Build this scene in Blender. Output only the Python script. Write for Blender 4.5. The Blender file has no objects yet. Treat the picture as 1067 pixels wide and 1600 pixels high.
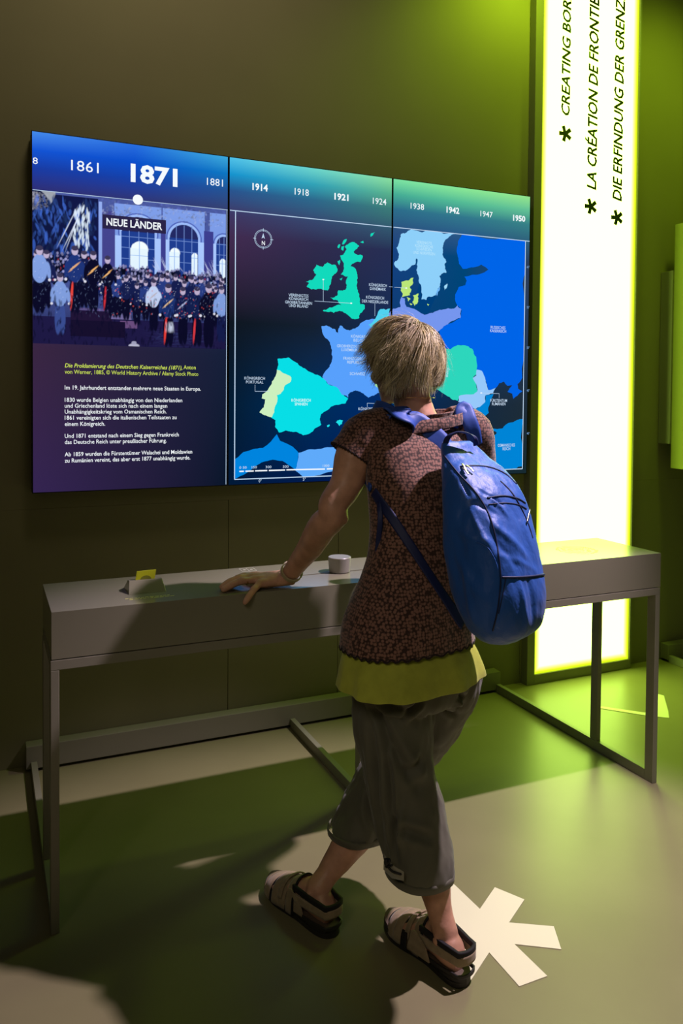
import bpy, bmesh, math, random
import numpy as np
from mathutils import Vector, Matrix, noise
random.seed(7)
V = Vector
PI = math.pi
COL = bpy.context.scene.collection
SC = bpy.context.scene

# ------------------------------------------------------------------ camera
YAW, PITCH, ROLL, FPX = -0.4195, -0.0277, 0.0077, 1251.9
CXP, CYP = 533.0, 651.9
CAM = V((-1.424, -3.298, 1.45))
FW = V((-math.sin(YAW)*math.cos(PITCH), math.cos(YAW)*math.cos(PITCH), math.sin(PITCH)))
R0 = V((math.cos(YAW), math.sin(YAW), 0)); U0 = R0.cross(FW)
RT = R0*math.cos(ROLL) + U0*math.sin(ROLL)
UP = U0*math.cos(ROLL) - R0*math.sin(ROLL)
cd = bpy.data.cameras.new('camera'); cam = bpy.data.objects.new('camera', cd); COL.objects.link(cam)
m = Matrix((RT, UP, -FW)).transposed().to_4x4(); m.translation = CAM
cam.matrix_world = m
cd.sensor_fit = 'VERTICAL'; cd.sensor_height = 36; cd.sensor_width = 24
cd.lens = FPX*36/1600; cd.shift_x = (533.5-CXP)/1600; cd.shift_y = (CYP-800)/1600
cd.clip_start = 0.05
SC.camera = cam

# survey helpers: sight line of a surveyed point cut with a plane or taken to a depth
def ray(u, v): return FW*FPX + RT*(u-CXP) - UP*(v-CYP)
def OY(u, v, y): d = ray(u, v); return CAM + d*((y-CAM.y)/d.y)
def OZ(u, v, z): d = ray(u, v); return CAM + d*((z-CAM.z)/d.z)
def W(u, v, Z): return CAM + ray(u, v)*(Z/FPX)

# ------------------------------------------------------------------ world + lights
wd = bpy.data.worlds.new('world'); SC.world = wd; wd.use_nodes = True
wd.node_tree.nodes['Background'].inputs[0].default_value = (0.55, 0.5, 0.34, 1)
wd.node_tree.nodes['Background'].inputs[1].default_value = 0.012
def light(name, kind, loc, target, power, color, **kw):
    l = bpy.data.lights.new(name, kind); l.energy = power; l.color = color
    for k, v in kw.items(): setattr(l, k, v)
    o = bpy.data.objects.new(name, l); COL.objects.link(o); o.location = loc
    o.rotation_euler = (V(target)-V(loc)).to_track_quat('-Z', 'Y').to_euler()
    return o
light('track_spot', 'SPOT', (0.87, -1.71, 3.18), (-0.40, -1.75, 0.0), 460, (1, 0.78, 0.98), spot_size=1.02, spot_blend=0.5, shadow_soft_size=0.03)
light('green_wash', 'SPOT', (1.0, -0.42, 3.75), (0.80, 0.0, 2.75), 50, (0.62, 1, 0.03), spot_size=1.9, spot_blend=1.0, shadow_soft_size=0.12)
light('green_wash', 'SPOT', (1.75, -0.75, 3.9), (2.05, -0.1, 1.9), 75, (0.6, 1, 0.03), spot_size=1.8, spot_blend=1.0, shadow_soft_size=0.15)
light('upper_wall_fill', 'SPOT', (-0.9, -1.3, 3.9), (-0.7, 0.0, 3.0), 42, (1, 0.84, 0.60), spot_size=1.75, spot_blend=1.0, shadow_soft_size=0.25)  # added fill that brightens the upper wall, not a fixture of the room
light('camera_side_fill', 'SPOT', (-2.6, -3.6, 3.0), (-0.5, -1.4, 0.9), 55, (1, 0.86, 0.72), spot_size=0.62, spot_blend=0.9, shadow_soft_size=0.5)  # added weak fill on the woman from behind the camera, no real fixture
light('room_fill', 'AREA', (-1.8, -4.2, 3.4), (0.0, -0.4, 1.2), 3.5, (1, 0.84, 0.60), size=2.5)
SC.view_settings.view_transform = 'Standard'; SC.view_settings.look = 'None'
SC.view_settings.exposure = 0; SC.view_settings.gamma = 1; SC.view_settings.use_curve_mapping = False

# ------------------------------------------------------------------ materials
def lin(c): return tuple((x/255/12.92 if x/255 <= .04045 else ((x/255+.055)/1.055)**2.4) for x in c)
def mat(name, col, rough=.5, metal=0., spec=.5, emit=None, es=1., trans=0., sheen=0., bump=None, var=0., vscale=8., coat=0.):
    M = bpy.data.materials.new(name); M.use_nodes = True; nt = M.node_tree; b = nt.nodes['Principled BSDF']
    b.inputs['Base Color'].default_value = (*col, 1); b.inputs['Roughness'].default_value = rough
    b.inputs['Metallic'].default_value = metal; b.inputs['Specular IOR Level'].default_value = spec
    if coat: b.inputs['Coat Weight'].default_value = coat; b.inputs['Coat Roughness'].default_value = .12
    if trans: b.inputs['Transmission Weight'].default_value = trans
    if sheen: b.inputs['Sheen Weight'].default_value = sheen
    if emit: b.inputs['Emission Color'].default_value = (*emit, 1); b.inputs['Emission Strength'].default_value = es
    tc = nt.nodes.new('ShaderNodeTexCoord')
    if var:
        n = nt.nodes.new('ShaderNodeTexNoise'); n.inputs['Scale'].default_value = vscale; n.inputs['Detail'].default_value = 5
        nt.links.new(tc.outputs['Object'], n.inputs['Vector'])
        mr = nt.nodes.new('ShaderNodeMapRange'); mr.inputs[1].default_value = .3; mr.inputs[2].default_value = .7
        mr.inputs[3].default_value = 1-var; mr.inputs[4].default_value = 1+var
        nt.links.new(n.outputs[0], mr.inputs[0])
        mx = nt.nodes.new('ShaderNodeVectorMath'); mx.operation = 'SCALE'; mx.inputs[0].default_value = col
        nt.links.new(mr.outputs[0], mx.inputs['Scale']); nt.links.new(mx.outputs[0], b.inputs['Base Color'])
    if bump:
        sc, st, dist = bump[:3]
        mp = nt.nodes.new('ShaderNodeMapping'); mp.inputs['Scale'].default_value = bump[3] if len(bump) > 3 else (1, 1, 1)
        nt.links.new(tc.outputs['Object'], mp.inputs['Vector'])
        n = nt.nodes.new('ShaderNodeTexNoise'); n.inputs['Scale'].default_value = sc; n.inputs['Detail'].default_value = 4
        bp = nt.nodes.new('ShaderNodeBump'); bp.inputs['Strength'].default_value = st; bp.inputs['Distance'].default_value = dist
        nt.links.new(mp.outputs[0], n.inputs['Vector']); nt.links.new(n.outputs[0], bp.inputs['Height']); nt.links.new(bp.outputs[0], b.inputs['Normal'])
    return M
def emis(name, col, s=1.):
    M = bpy.data.materials.new(name); M.use_nodes = True; nt = M.node_tree; nt.nodes.clear()
    e = nt.nodes.new('ShaderNodeEmission'); e.inputs[0].default_value = (*col, 1); e.inputs[1].default_value = s
    o = nt.nodes.new('ShaderNodeOutputMaterial'); nt.links.new(e.outputs[0], o.inputs[0]); return M
def emis_attr(name, s=1.):
    M = bpy.data.materials.new(name); M.use_nodes = True; nt = M.node_tree; nt.nodes.clear()
    a = nt.nodes.new('ShaderNodeAttribute'); a.attribute_name = 'Col'
    e = nt.nodes.new('ShaderNodeEmission'); e.inputs[1].default_value = s; nt.links.new(a.outputs['Color'], e.inputs[0])
    o = nt.nodes.new('ShaderNodeOutputMaterial'); nt.links.new(e.outputs[0], o.inputs[0]); return M

M_wall = mat('painted_wall', (0.26, 0.24, 0.13), .75, spec=.2, var=.05, vscale=2, bump=(60, .05, .002))
M_floor = mat('grey_floor', (0.25, 0.228, 0.115), .36, spec=.42, var=.06, vscale=3, bump=(8, .03, .004))
M_ceil = mat('dark_ceiling', (0.04, 0.04, 0.035), .9)
M_desk = mat('grey_powder_coat', (0.25, 0.24, 0.165), .17, spec=.6, var=.015, vscale=5)
M_steel = mat('grey_painted_steel', (0.25, 0.24, 0.17), .45, spec=.5, var=.03, vscale=6)
M_black = mat('black_plastic', (0.01, 0.01, 0.011), .35)
M_gap = mat('dark_gap', (0.006, 0.006, 0.005), .8)
M_white = mat('white_floor_vinyl', (0.86, 0.82, 0.58), .5)
M_print = mat('printed_letters', (0.01, 0.03, 0.005), .6)
M_pale = mat('pale_print', (0.62, 0.62, 0.5), .6)
M_skin = mat('skin', (0.60, 0.32, 0.205), .45, spec=.4, var=.16, vscale=26, bump=(130, .35, .0015))
M_scr = emis_attr('screen_image')
M_scrw = emis('screen_white', (0.92, 0.97, 1.0), 1.0)

# ------------------------------------------------------------------ object helpers
def link(name, me, material, parent=None):
    o = bpy.data.objects.new(name, me); COL.objects.link(o)
    if material is not None and not me.materials: me.materials.append(material)
    if parent: o.parent = parent
    return o
def tag(o, label=None, cat=None, group=None, kind=None):
    if label: o['label'] = label
    if cat: o['category'] = cat
    if group: o['group'] = group
    if kind: o['kind'] = kind
    return o
def empty(name, loc, label, cat, group=None):
    o = bpy.data.objects.new(name, None); COL.objects.link(o); o.empty_display_size = .05
    tag(o, label, cat, group); o['_loc'] = tuple(loc)
    return o
def place_roots():
    # move each empty to its thing's base while keeping its parts where they are
    for o in list(COL.objects):
        if '_loc' in o.keys():
            l = V(o['_loc']); o.location = l
            for c in o.children: c.location = c.location - l
            del o['_loc']
def frombm(name, bm, material, parent=None, smooth=False, bevel=0):
    me = bpy.data.meshes.new(name); bm.normal_update(); bm.to_mesh(me); bm.free()
    if smooth:
        for p in me.polygons: p.use_smooth = True
    o = link(name, me, material, parent)
    if bevel:
        b = o.modifiers.new('bevel', 'BEVEL'); b.width = bevel; b.segments = 2; b.limit_method = 'ANGLE'
    return o
def boxbm(bm, x0, x1, y0, y1, z0, z1):
    vs = [bm.verts.new((x, y, z)) for x in (x0, x1) for y in (y0, y1) for z in (z0, z1)]
    for f in ((0, 1, 3, 2), (4, 6, 7, 5), (0, 4, 5, 1), (2, 3, 7, 6), (0, 2, 6, 4), (1, 5, 7, 3)): bm.faces.new([vs[i] for i in f])
    bmesh.ops.recalc_face_normals(bm, faces=bm.faces)
def box(name, x0, x1, y0, y1, z0, z1, material, parent=None, bevel=.0015):
    bm = bmesh.new(); boxbm(bm, min(x0, x1), max(x0, x1), min(y0, y1), max(y0, y1), min(z0, z1), max(z0, z1))
    return frombm(name, bm, material, parent, bevel=bevel)
def prism(name, pts, n, material, parent=None, thick=.001, bevel=0):
    # pts: 3-D outline, n: outward direction
    bm = bmesh.new(); n = V(n)*thick
    a = [bm.verts.new(p) for p in pts]; b = [bm.verts.new(V(p)+n) for p in pts]
    bm.faces.new(a); bm.faces.new(b); k = len(pts)
    for i in range(k): bm.faces.new((a[i], a[(i+1) % k], b[(i+1) % k], b[i]))
    bm.normal_update(); bmesh.ops.triangulate(bm, faces=[f for f in bm.faces if len(f.verts) > 4], ngon_method='EAR_CLIP')
    bmesh.ops.recalc_face_normals(bm, faces=bm.faces)
    return frombm(name, bm, material, parent, bevel=bevel)
def cr(p0, p1, p2, p3, t):
    return 0.5*((2*p1) + (-p0+p2)*t + (2*p0-5*p1+4*p2-p3)*t*t + (-p0+3*p1-3*p2+p3)*t*t*t)
def interp(keys, nsub):
    # keys: list of numpy rows, catmull-rom
    K = [np.array(k, float) for k in keys]; out = []
    for i in range(len(K)-1):
        a, b, c, d = K[max(i-1, 0)], K[i], K[i+1], K[min(i+2, len(K)-1)]
        for s in range(nsub): out.append(cr(a, b, c, d, s/nsub))
    out.append(K[-1]); return out
def sring(bm, c, r, f, a, b, n, seg, disp=None):
    vs = []
    for i in range(seg):
        t = 2*PI*i/seg; ct, st = math.cos(t), math.sin(t)
        x = a*math.copysign(abs(ct)**(2/n), ct); y = b*math.copysign(abs(st)**(2/n), st)
        P = c + r*x + f*y
        if disp: P = disp(P, (r*x+f*y).normalized(), t)
        vs.append(bm.verts.new(P))
    return vs
def skinrings(bm, rings, cap0=True, cap1=True):
    for A, B in zip(rings, rings[1:]):
        k = len(A)
        for i in range(k): bm.faces.new((A[i], A[(i+1) % k], B[(i+1) % k], B[i]))
    for c, R in ((cap0, rings[0]), (cap1, rings[-1])):
        if c:
            m_ = sum((v.co for v in R), V())/len(R); mv = bm.verts.new(m_)
            for i in range(len(R)): bm.faces.new((R[i], R[(i+1) % len(R)], mv))
def loft(bm, keys, r, f, nsub=5, seg=40, cap0=True, cap1=True, disp=None, n=2.2):
    # keys: (centre, half width along r, half depth along f[, exponent])
    rows = [(*k[0], k[1], k[2], k[3] if len(k) > 3 else n) for k in keys]
    R = []
    for q in interp(rows, nsub): R.append(sring(bm, V(q[:3]), r, f, max(q[3], 1e-3), max(q[4], 1e-3), max(q[5], 1.2), seg, disp))
    skinrings(bm, R, cap0, cap1)
def limb(bm, pts, nsub=5, seg=20, round_ends=True):
    # pts: (x,y,z,radius[,flatten, flatdir]) swept tube with rounded ends
    rows = [(p[0][0], p[0][1], p[0][2], p[1]) for p in pts]
    Q = interp(rows, nsub); P = [V(q[:3]) for q in Q]; rad = [q[3] for q in Q]
    T = [(P[min(i+1, len(P)-1)]-P[max(i-1, 0)]).normalized() for i in range(len(P))]
    if round_ends:
        r0, r1 = rad[0], rad[-1]; t0, t1 = T[0], T[-1]; pre, post = [], []
        for k in (3, 2, 1): s = k/3*.97; pre.append((P[0]-t0*r0*s, r0*math.sqrt(1-s*s)))
        for k in (1, 2, 3): s = k/3*.97; post.append((P[-1]+t1*r1*s, r1*math.sqrt(1-s*s)))
        P = [a for a, _ in pre]+P+[a for a, _ in post]; rad = [b for _, b in pre]+rad+[b for _, b in post]
        T = [t0]*3+T+[t1]*3
    ref = V((0, 0, 1)) if abs(T[0].z) < .9 else V((1, 0, 0)); R = []
    for p, t, r_ in zip(P, T, rad):
        x = ref - t*ref.dot(t)
        if x.length < 1e-4: x = t.orthogonal()
        x.normalize(); y = t.cross(x); ref = x
        R.append(sring(bm, p, x, y, r_, r_, 2, seg))
    skinrings(bm, R)
def ellip(bm, c, ax, rad, seg=24, rings=14):
    X, Y, Z = [V(a) for a in ax]; R = []
    for i in range(1, rings):
        ph = PI*i/rings
        R.append(sring(bm, V(c)+Z*rad[2]*math.cos(ph), X, Y, rad[0]*math.sin(ph), rad[1]*math.sin(ph), 2, seg))
    skinrings(bm, R)
def ribbon(name, path, width, material, parent=None, thick=.003, normals=None, nsub=6, widths=None, smooth=True, wave=0):
    # flat webbing: path points, with a side direction for each
    rows = [(*p[0], *p[1], (widths[i] if widths else width)) for i, p in enumerate(path)]
    Q = interp(rows, nsub); bm = bmesh.new(); R = []
    for i, q in enumerate(Q):
        P = V(q[:3]); N = V(q[3:6]).normalized(); w = q[6]/2
        T = (V(Q[min(i+1, len(Q)-1)][:3])-V(Q[max(i-1, 0)][:3])).normalized(); S = T.cross(N).normalized(); N = S.cross(T).normalized()
        rr = []
        for k in range(7): s = -1+k/3; rr.append(P+S*w*s+N*(thick/2*(1.0 if 0 < k < 6 else .5)+wave*math.sin(s*4+i*.8)))
        for k in range(7): s = 1-k/3; rr.append(P+S*w*s-N*(thick/2*(1.0 if 0 < k < 6 else .5)-wave*math.sin(s*4+i*.8)))
        R.append([bm.verts.new(p) for p in rr])
    skinrings(bm, R); bmesh.ops.recalc_face_normals(bm, faces=bm.faces)
    return frombm(name, bm, material, parent, smooth=smooth)
def remeshed(name, bm, material, parent, voxel, smooth_it=4, post=None, ):
    bmesh.ops.recalc_face_normals(bm, faces=bm.faces)
    me = bpy.data.meshes.new('tmp'); bm.to_mesh(me); bm.free()
    t = bpy.data.objects.new('tmp', me); COL.objects.link(t)
    rm = t.modifiers.new('r', 'REMESH'); rm.mode = 'VOXEL'; rm.voxel_size = voxel; rm.adaptivity = 0
    if smooth_it:
        s = t.modifiers.new('s', 'SMOOTH'); s.factor = .5; s.iterations = smooth_it
    dg = bpy.context.evaluated_depsgraph_get(); ev = t.evaluated_get(dg)
    me2 = bpy.data.meshes.new_from_object(ev); me2.name = name
    bpy.data.objects.remove(t); bpy.data.meshes.remove(me)
    me2.materials.clear()
    if post:
        co = [v.co.copy() for v in me2.vertices]; nr = [v.normal.copy() for v in me2.vertices]
        for v, c, n_ in zip(me2.vertices, co, nr): v.co = post(c, n_)
    for p in me2.polygons: p.use_smooth = True
    return link(name, me2, material, parent)

# ------------------------------------------------------------------ text
_fc = {}
def glyphs(s, bold=0., shear=0., align='LEFT'):
    k = (s, bold, shear, align)
    if k not in _fc:
        cu = bpy.data.curves.new('t', 'FONT'); cu.body = s; cu.size = 1; cu.offset = bold; cu.shear = shear; cu.align_x = align; cu.resolution_u = 2
        cu.space_line = .72
        o = bpy.data.objects.new('t', cu); COL.objects.link(o)
        me = bpy.data.meshes.new_from_object(o.evaluated_get(bpy.context.evaluated_depsgraph_get()))
        bpy.data.objects.remove(o); bpy.data.curves.remove(cu)
        _fc[k] = me
    me = _fc[k]; xs = [v.co.x for v in me.vertices]; ys = [v.co.y for v in me.vertices]
    return me, min(xs), max(xs), min(ys), max(ys)
CAPH = None
def caph():
    global CAPH
    if CAPH is None: _, _, _, a, b = glyphs('H'); CAPH = b-a
    return CAPH
def text_on(name, s, origin, xd, yd, width, cap, material, parent, bold=0., shear=0., align='LEFT'):
    me, x0, x1, _, _ = glyphs(s, bold, shear, align); sx = width/(x1-x0); sy = cap/caph()
    m2 = me.copy(); m2.name = name; m2.materials.clear()
    for v in m2.vertices: v.co = V(origin)+V(xd)*((v.co.x-x0)*sx)+V(yd)*(v.co.y*sy)
    return link(name, m2, material, parent)

# ------------------------------------------------------------------ room
fl = box('floor', -5, 5, -7, .12, -.1, 0, M_floor, bevel=0); tag(fl, kind='structure')
PX = [-5.0, -3.3, -2.25, -1.66, -.475, .038, 1.045, 1.78, 2.7, 3.9, 5.0]
wb = box('wall_back', -5, 5, .006, .12, 0, 4.2, M_gap, bevel=0); tag(wb, kind='structure')
for a, b in zip(PX, PX[1:]):
    w_ = box('wall_panel', a+.0012, b-.0012, 0, .0062, 0, 1.0, M_wall, wb, bevel=.0006)
w_ = box('wall_board', -5, 5, 0, .0062, 1.0005, 4.2, M_wall, wb, bevel=0)
ce = box('ceiling', -5, 5, -7, .12, 4.2, 4.3, M_ceil, bevel=0); tag(ce, kind='structure')
wr = box('wall_right', 5, 5.1, -7, .12, 0, 4.2, M_wall, bevel=0); tag(wr, kind='structure')
wl = box('wall_left', -5.1, -5, -7, .12, 0, 4.2, M_wall, bevel=0); tag(wl, kind='structure')

# white stickers on the floor
def floor_mark(pts, label):
    o = prism('floor_sticker', [(*p, .0004) for p in pts], (0, 0, 1), M_white, thick=.0012); tag(o, label, 'floor sticker'); return o
floor_mark([(-.259, -1.33), (-.156, -1.299), (-.150, -1.430), (-.053, -1.363), (-.008, -1.445), (-.109, -1.511), (-.006, -1.573), (-.047, -1.654), (-.148, -1.589),
            (-.143, -1.718), (-.229, -1.719), (-.228, -1.589), (-.328, -1.655), (-.375, -1.575), (-.270, -1.509), (-.375, -1.445), (-.335, -1.365), (-.236, -1.430)],
           'large white asterisk sticker on the grey floor by the right sandal heel')
floor_mark([(1.203, -.395), (1.187, -.419), (1.330, -.575), (1.40, -.632), (1.455, -.575), (1.590, -.418), (1.578, -.393), (1.43, -.468), (1.346, -.544)],
           'bright green-lit pointed white sticker on the floor below the glowing column')

# ------------------------------------------------------------------ light column
colr = empty('light_column', (1.41, 0, 0), 'tall glowing white column sign with dark lettering at right of the screens', 'illuminated sign')
CX0, CX1, CZ0, CZ1 = 1.1005, 1.722, .049, 4.19
box('frame_side', CX0-.046, CX0, -.05, -.001, 0, CZ1, M_steel, colr)
box('frame_side', CX1, CX1+.012, -.05, -.001, 0, CZ1, M_steel, colr)
box('frame_sill', CX0, CX1, -.05, -.001, 0, CZ0, M_steel, colr)
def column_mat():
    M = bpy.data.materials.new('light_diffuser'); M.use_nodes = True; nt = M.node_tree; nt.nodes.clear()
    a = nt.nodes.new('ShaderNodeAttribute'); a.attribute_name = 'Col'
    e = nt.nodes.new('ShaderNodeEmission'); e.inputs[1].default_value = 1; nt.links.new(a.outputs['Color'], e.inputs[0])
    o = nt.nodes.new('ShaderNodeOutputMaterial'); nt.links.new(e.outputs[0], o.inputs[0]); return M
M_dif = column_mat()
def colgrid(name, fn, x0, x1, z0, z1, y, nx, nz, material, parent, xs=None, zs=None):
    xs = xs if xs is not None else np.linspace(x0, x1, nx+1); zs = zs if zs is not None else np.linspace(z0, z1, nz+1)
    verts = [(x, y, z) for z in zs for x in xs]; w = len(xs)
    faces = [(j*w+i, j*w+i+1, (j+1)*w+i+1, (j+1)*w+i) for j in range(len(zs)-1) for i in range(w-1)]
    me = bpy.data.meshes.new(name); me.from_pydata(verts, [], faces)
    X, Z = np.meshgrid(xs, zs); C = fn(X, Z).reshape(-1, 3)
    at = me.color_attributes.new('Col', 'FLOAT_COLOR', 'POINT')
    buf = np.ones((len(verts), 4), np.float32); buf[:, :3] = C; at.data.foreach_set('color', buf.ravel())
    return link(name, me, material, parent)
def colfn(X, Z):
    d = np.minimum(np.minimum(X-CX0, CX1-X), (Z-CZ0)); t = np.clip((d-.006)/.03, 0, 1)
    e = np.array([.80, 1.05, .012]); c = np.array([4.6, 7.4, .97])
    return e*(1-t[..., None]**2)+c*t[..., None]**2
ed = [0, .003, .006, .01, .014, .02, .027, .036]
colgrid('diffuser', colfn, 0, 0, 0, 0, -.040, 0, 0, M_dif, colr,
        xs=np.array([CX0+e for e in ed]+list(np.linspace(CX0+.07, CX1-.07, 8))+[CX1-e for e in ed[::-1]]),
        zs=np.array([CZ0+e for e in ed]+list(np.linspace(.2, CZ1, 20))))
box('back_tray', CX0, CX1, -.036, -.002, CZ0, CZ1, M_steel, colr, bevel=0)
def star_bm(cx, cz, r, y):
    bm = bmesh.new()
    for k in range(5):
        a = PI/2+k*2*PI/5+.35; d = V((math.cos(a), 0, math.sin(a))); s = V((-d.z, 0, d.x))
        w = r*.23; P = V((cx, y-.0003*k, cz))
        q = [P-s*w, P+d*r-s*w*1.2, P+d*r+s*w*1.2, P+s*w]; bm.faces.new([bm.verts.new(p) for p in q])
    return bm
for s, xb, z0, cap, z1 in (('CREATING BORDERS', 1.272, 2.861, .050, 3.90), ('LA CRÉATION DE FRONTIÈRES', 1.450, 2.510, .058, 3.90), ('DIE ERFINDUNG DER GRENZEN', 1.620, 2.470, .058, 3.75)):
    rate = {1.272: (3.41-2.861)/11.55, 1.450: 1, 1.62: 1}[xb]
    me, a_, b_, _, _ = glyphs(s, 0.004, .18)
    # run length surveyed from the letters in view
    span = {1.272: .765, 1.450: 1.10, 1.620: 1.14}[xb]
    text_on('lettering', s, (xb, -.0425, z0), (0, 0, 1), (-1, 0, 0), span, cap, M_print, colr, bold=.028, shear=.22)
for cx, cz in ((1.248, 2.770), (1.418, 2.425), (1.592, 2.385)):
    frombm('asterisk', star_bm(cx, cz, .040, -.0425), M_print, colr)

# ------------------------------------------------------------------ video wall: three portrait displays
SX = [-1.2607, -.5052, .2503, 1.0057]; SZ0, SZ1, SY = 1.0713, 2.4225, -.09
def S(c):
    return lambda *pts: None
c3 = lambda x, y: (350+x/3.952, 240+y/3.952)
c4 = lambda x, y: (350+x/3.952, 500+y/3.952)
c5 = lambda x, y: (590+x/4.104, 280+y/4.104)
c6 = lambda x, y: (650+x/5.335, 480+y/5.335)
def bil(X, Z, grid):
    # grid rows top->bottom, cols left->right of sRGB colours, evenly spaced; first entry list of v stops
    vs, rows = grid; out = np.zeros(X.shape+(3,))
    rows = [np.array([lin(c) for c in r]) for r in rows]
    n = rows[0].shape[0]; xf = np.clip(X, 0, 1)*(n-1); i0 = np.clip(xf.astype(int), 0, n-2); fx = (xf-i0)[..., None]
    samp = [r[i0]*(1-fx)+r[i0+1]*fx for r in rows]
    for k in range(len(vs)-1):
        m_ = (Z >= vs[k]) & (Z <= vs[k+1]+1e-9); t = ((Z-vs[k])/(vs[k+1]-vs[k]))[..., None]; t = np.clip(t, 0, 1)
        out = np.where(m_[..., None], samp[k]*(1-t)+samp[k+1]*t, out)
    return out
G1 = ([0, .05, .10, .17, .60, 1.0], [[(70, 140, 235), (40, 110, 225), (60, 170, 220)], [(20, 85, 215), (10, 80, 205), (10, 120, 195)], [(25, 60, 165), (20, 65, 170), (35, 85, 150)],
      [(48, 44, 108), (50, 50, 105), (55, 60, 105)], [(58, 38, 66), (38, 34, 62), (22, 32, 58)], [(52, 36, 80), (38, 30, 62), (8, 22, 42)]])
G2 = ([0, .05, .10, .17, .24, .5, .75, 1.0], [[(80, 195, 235), (110, 215, 205), (140, 225, 160)], [(20, 150, 210), (50, 165, 185), (90, 180, 140)], [(40, 85, 145), (45, 105, 140), (60, 125, 120)],
      [(62, 56, 100), (55, 70, 110), (50, 85, 110)], [(66, 44, 80), (48, 44, 78), (38, 46, 84)], [(14, 22, 32), (20, 32, 48), (18, 44, 84)], [(4, 28, 50), (0, 46, 92), (0, 40, 105)], [(2, 26, 56), (0, 26, 78), (0, 22, 84)]])
G3 = ([0, .05, .10, .17, .24, .5, .75, 1.0], [[(125, 230, 165), (140, 235, 150), (150, 232, 140)], [(70, 175, 150), (85, 190, 150), (100, 195, 150)], [(45, 110, 140), (50, 120, 140), (55, 130, 135)],
      [(42, 78, 125), (40, 85, 135), (45, 90, 120)], [(22, 66, 130), (0, 70, 120), (44, 62, 90)], [(10, 58, 112), (0, 66, 115), (40, 60, 88)], [(0, 40, 90), (18, 40, 66), (30, 44, 56)], [(0, 26, 70), (14, 44, 60), (24, 42, 48)]])
labels = ['left tall display showing a crowded hall picture above German text', 'middle tall display showing map of western Europe behind the woman', 'right tall display with blue Russian area of the map, beside the light column']
disp_roots = []
for k, G in enumerate((G1, G2, G3)):
    r_ = empty('display_screen', ((SX[k]+SX[k+1])/2, SY, SZ0), labels[k], 'screen', 'wall displays in a row')
    x0, x1 = SX[k]+.0008, SX[k+1]-.0008
    box('casing', x0, x1, SY+.004, -.012, SZ0, SZ1, M_black, r_)
    box('bezel', x0, x1, SY+.0015, SY+.0041, SZ0, SZ1, M_black, r_, bevel=0)
    bz = .0035
    colgrid('display_panel', lambda X, Z, G=G, a=SX[k]: bil((X-a)/.7555, (SZ1-Z)/(SZ1-SZ0), G), x0+bz, x1-bz, SZ0+bz, SZ1-bz, SY, 10, 80, M_scr, r_)
    disp_roots.append(r_)
def P3(px, off): p = OY(px[0], px[1], SY); return V((p.x, SY-off, p.z))
def jag(pts, amp, depth=2):
    for _ in range(depth):
        out = []
        for i, p in enumerate(pts):
            q = pts[(i+1) % len(pts)]; L = math.hypot(q[0]-p[0], q[1]-p[1]); out.append(p)
            if L > 2.2:
                o = random.uniform(-amp, amp)*L; out.append(((p[0]+q[0])/2-(q[1]-p[1])/L*o, (p[1]+q[1])/2+(q[0]-p[0])/L*o))
        pts = out
    return pts
def clipx(pts, xmin, xmax):
    for lim, sgn in ((xmin, 1), (xmax, -1)):
        out = []
        for i, p in enumerate(pts):
            q = pts[(i+1) % len(pts)]; a = (p.x-lim)*sgn >= 0; b = (q.x-lim)*sgn >= 0
            if a: out.append(p)
            if a != b: out.append(p+(q-p)*((lim-p.x)/(q.x-p.x)))
        pts = out
        if len(pts) < 3: return []
    return pts
MX0, MX1, MZ0, MZ1 = -.4763, .9768, 1.0966, 2.2025
def clipz(pts):
    f = lambda p: V((p.z, p.y, p.x)); return [f(p) for p in clipx([f(p) for p in pts], MZ0, MZ1)]
M_reg = {}
def region(pxs, col, off, amp=.17, name='map_region', depth=3, col2=None):
    pts = jag(pxs, amp, depth); pts = [P3(p, off) for p in pts]; pts = clipx(pts, MX0, MX1); pts = clipz(pts) if pts else []
    for k in (1, 2):
        q = clipx(pts, SX[k]+.0045, SX[k+1]-.0045) if pts else []
        if len(q) < 3: continue
        bm = bmesh.new(); vs = []
        for p in q:
            if not vs or (vs[-1].co-p).length > 1e-5: vs.append(bm.verts.new(p))
        try: f = bm.faces.new(vs)
        except ValueError: bm.free(); continue
        f.normal_update(); bmesh.ops.triangulate(bm, faces=[f], quad_method='BEAUTY', ngon_method='EAR_CLIP')
        for f in bm.faces:
            f.normal_update()
            if f.normal.y > 0: f.normal_flip()
        key = col
        if key not in M_reg: M_reg[key] = emis('map_colour', lin(col))
        frombm(name, bm, M_reg[key], disp_roots[k])
T = lambda f, L: [f(*p) for p in L]
port = [(325, 308), (345, 312), (415, 355), (412, 380), (375, 405), (350, 455), (325, 465), (328, 505), (312, 540), (295, 600)]
region(T(c6, [(-80, 130), (100, 60), (215, -210), (60, -290)]), (0, 62, 120), .0003, .0)
france = [(610, 360), (650, 290), (665, 250), (655, 150), (605, 70), (600, 40), (655, 45), (705, 85), (715, 35), (775, 65), (820, 45), (860, 10), (1000, -30), (1100, 40), (1150, 200), (1100, 350), (980, 430), (935, 460), (890, 480), (850, 450), (800, 438), (765, 460), (765, 485), (725, 460), (690, 412), (640, 395)]
region(T(c4, france), (88, 160, 252), .0006)
region(T(c4, [(930, 400), (960, 420), (1010, 480), (1100, 540), (1200, 500), (1100, 350), (980, 350)]), (175, 235, 170), .0007)
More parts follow.
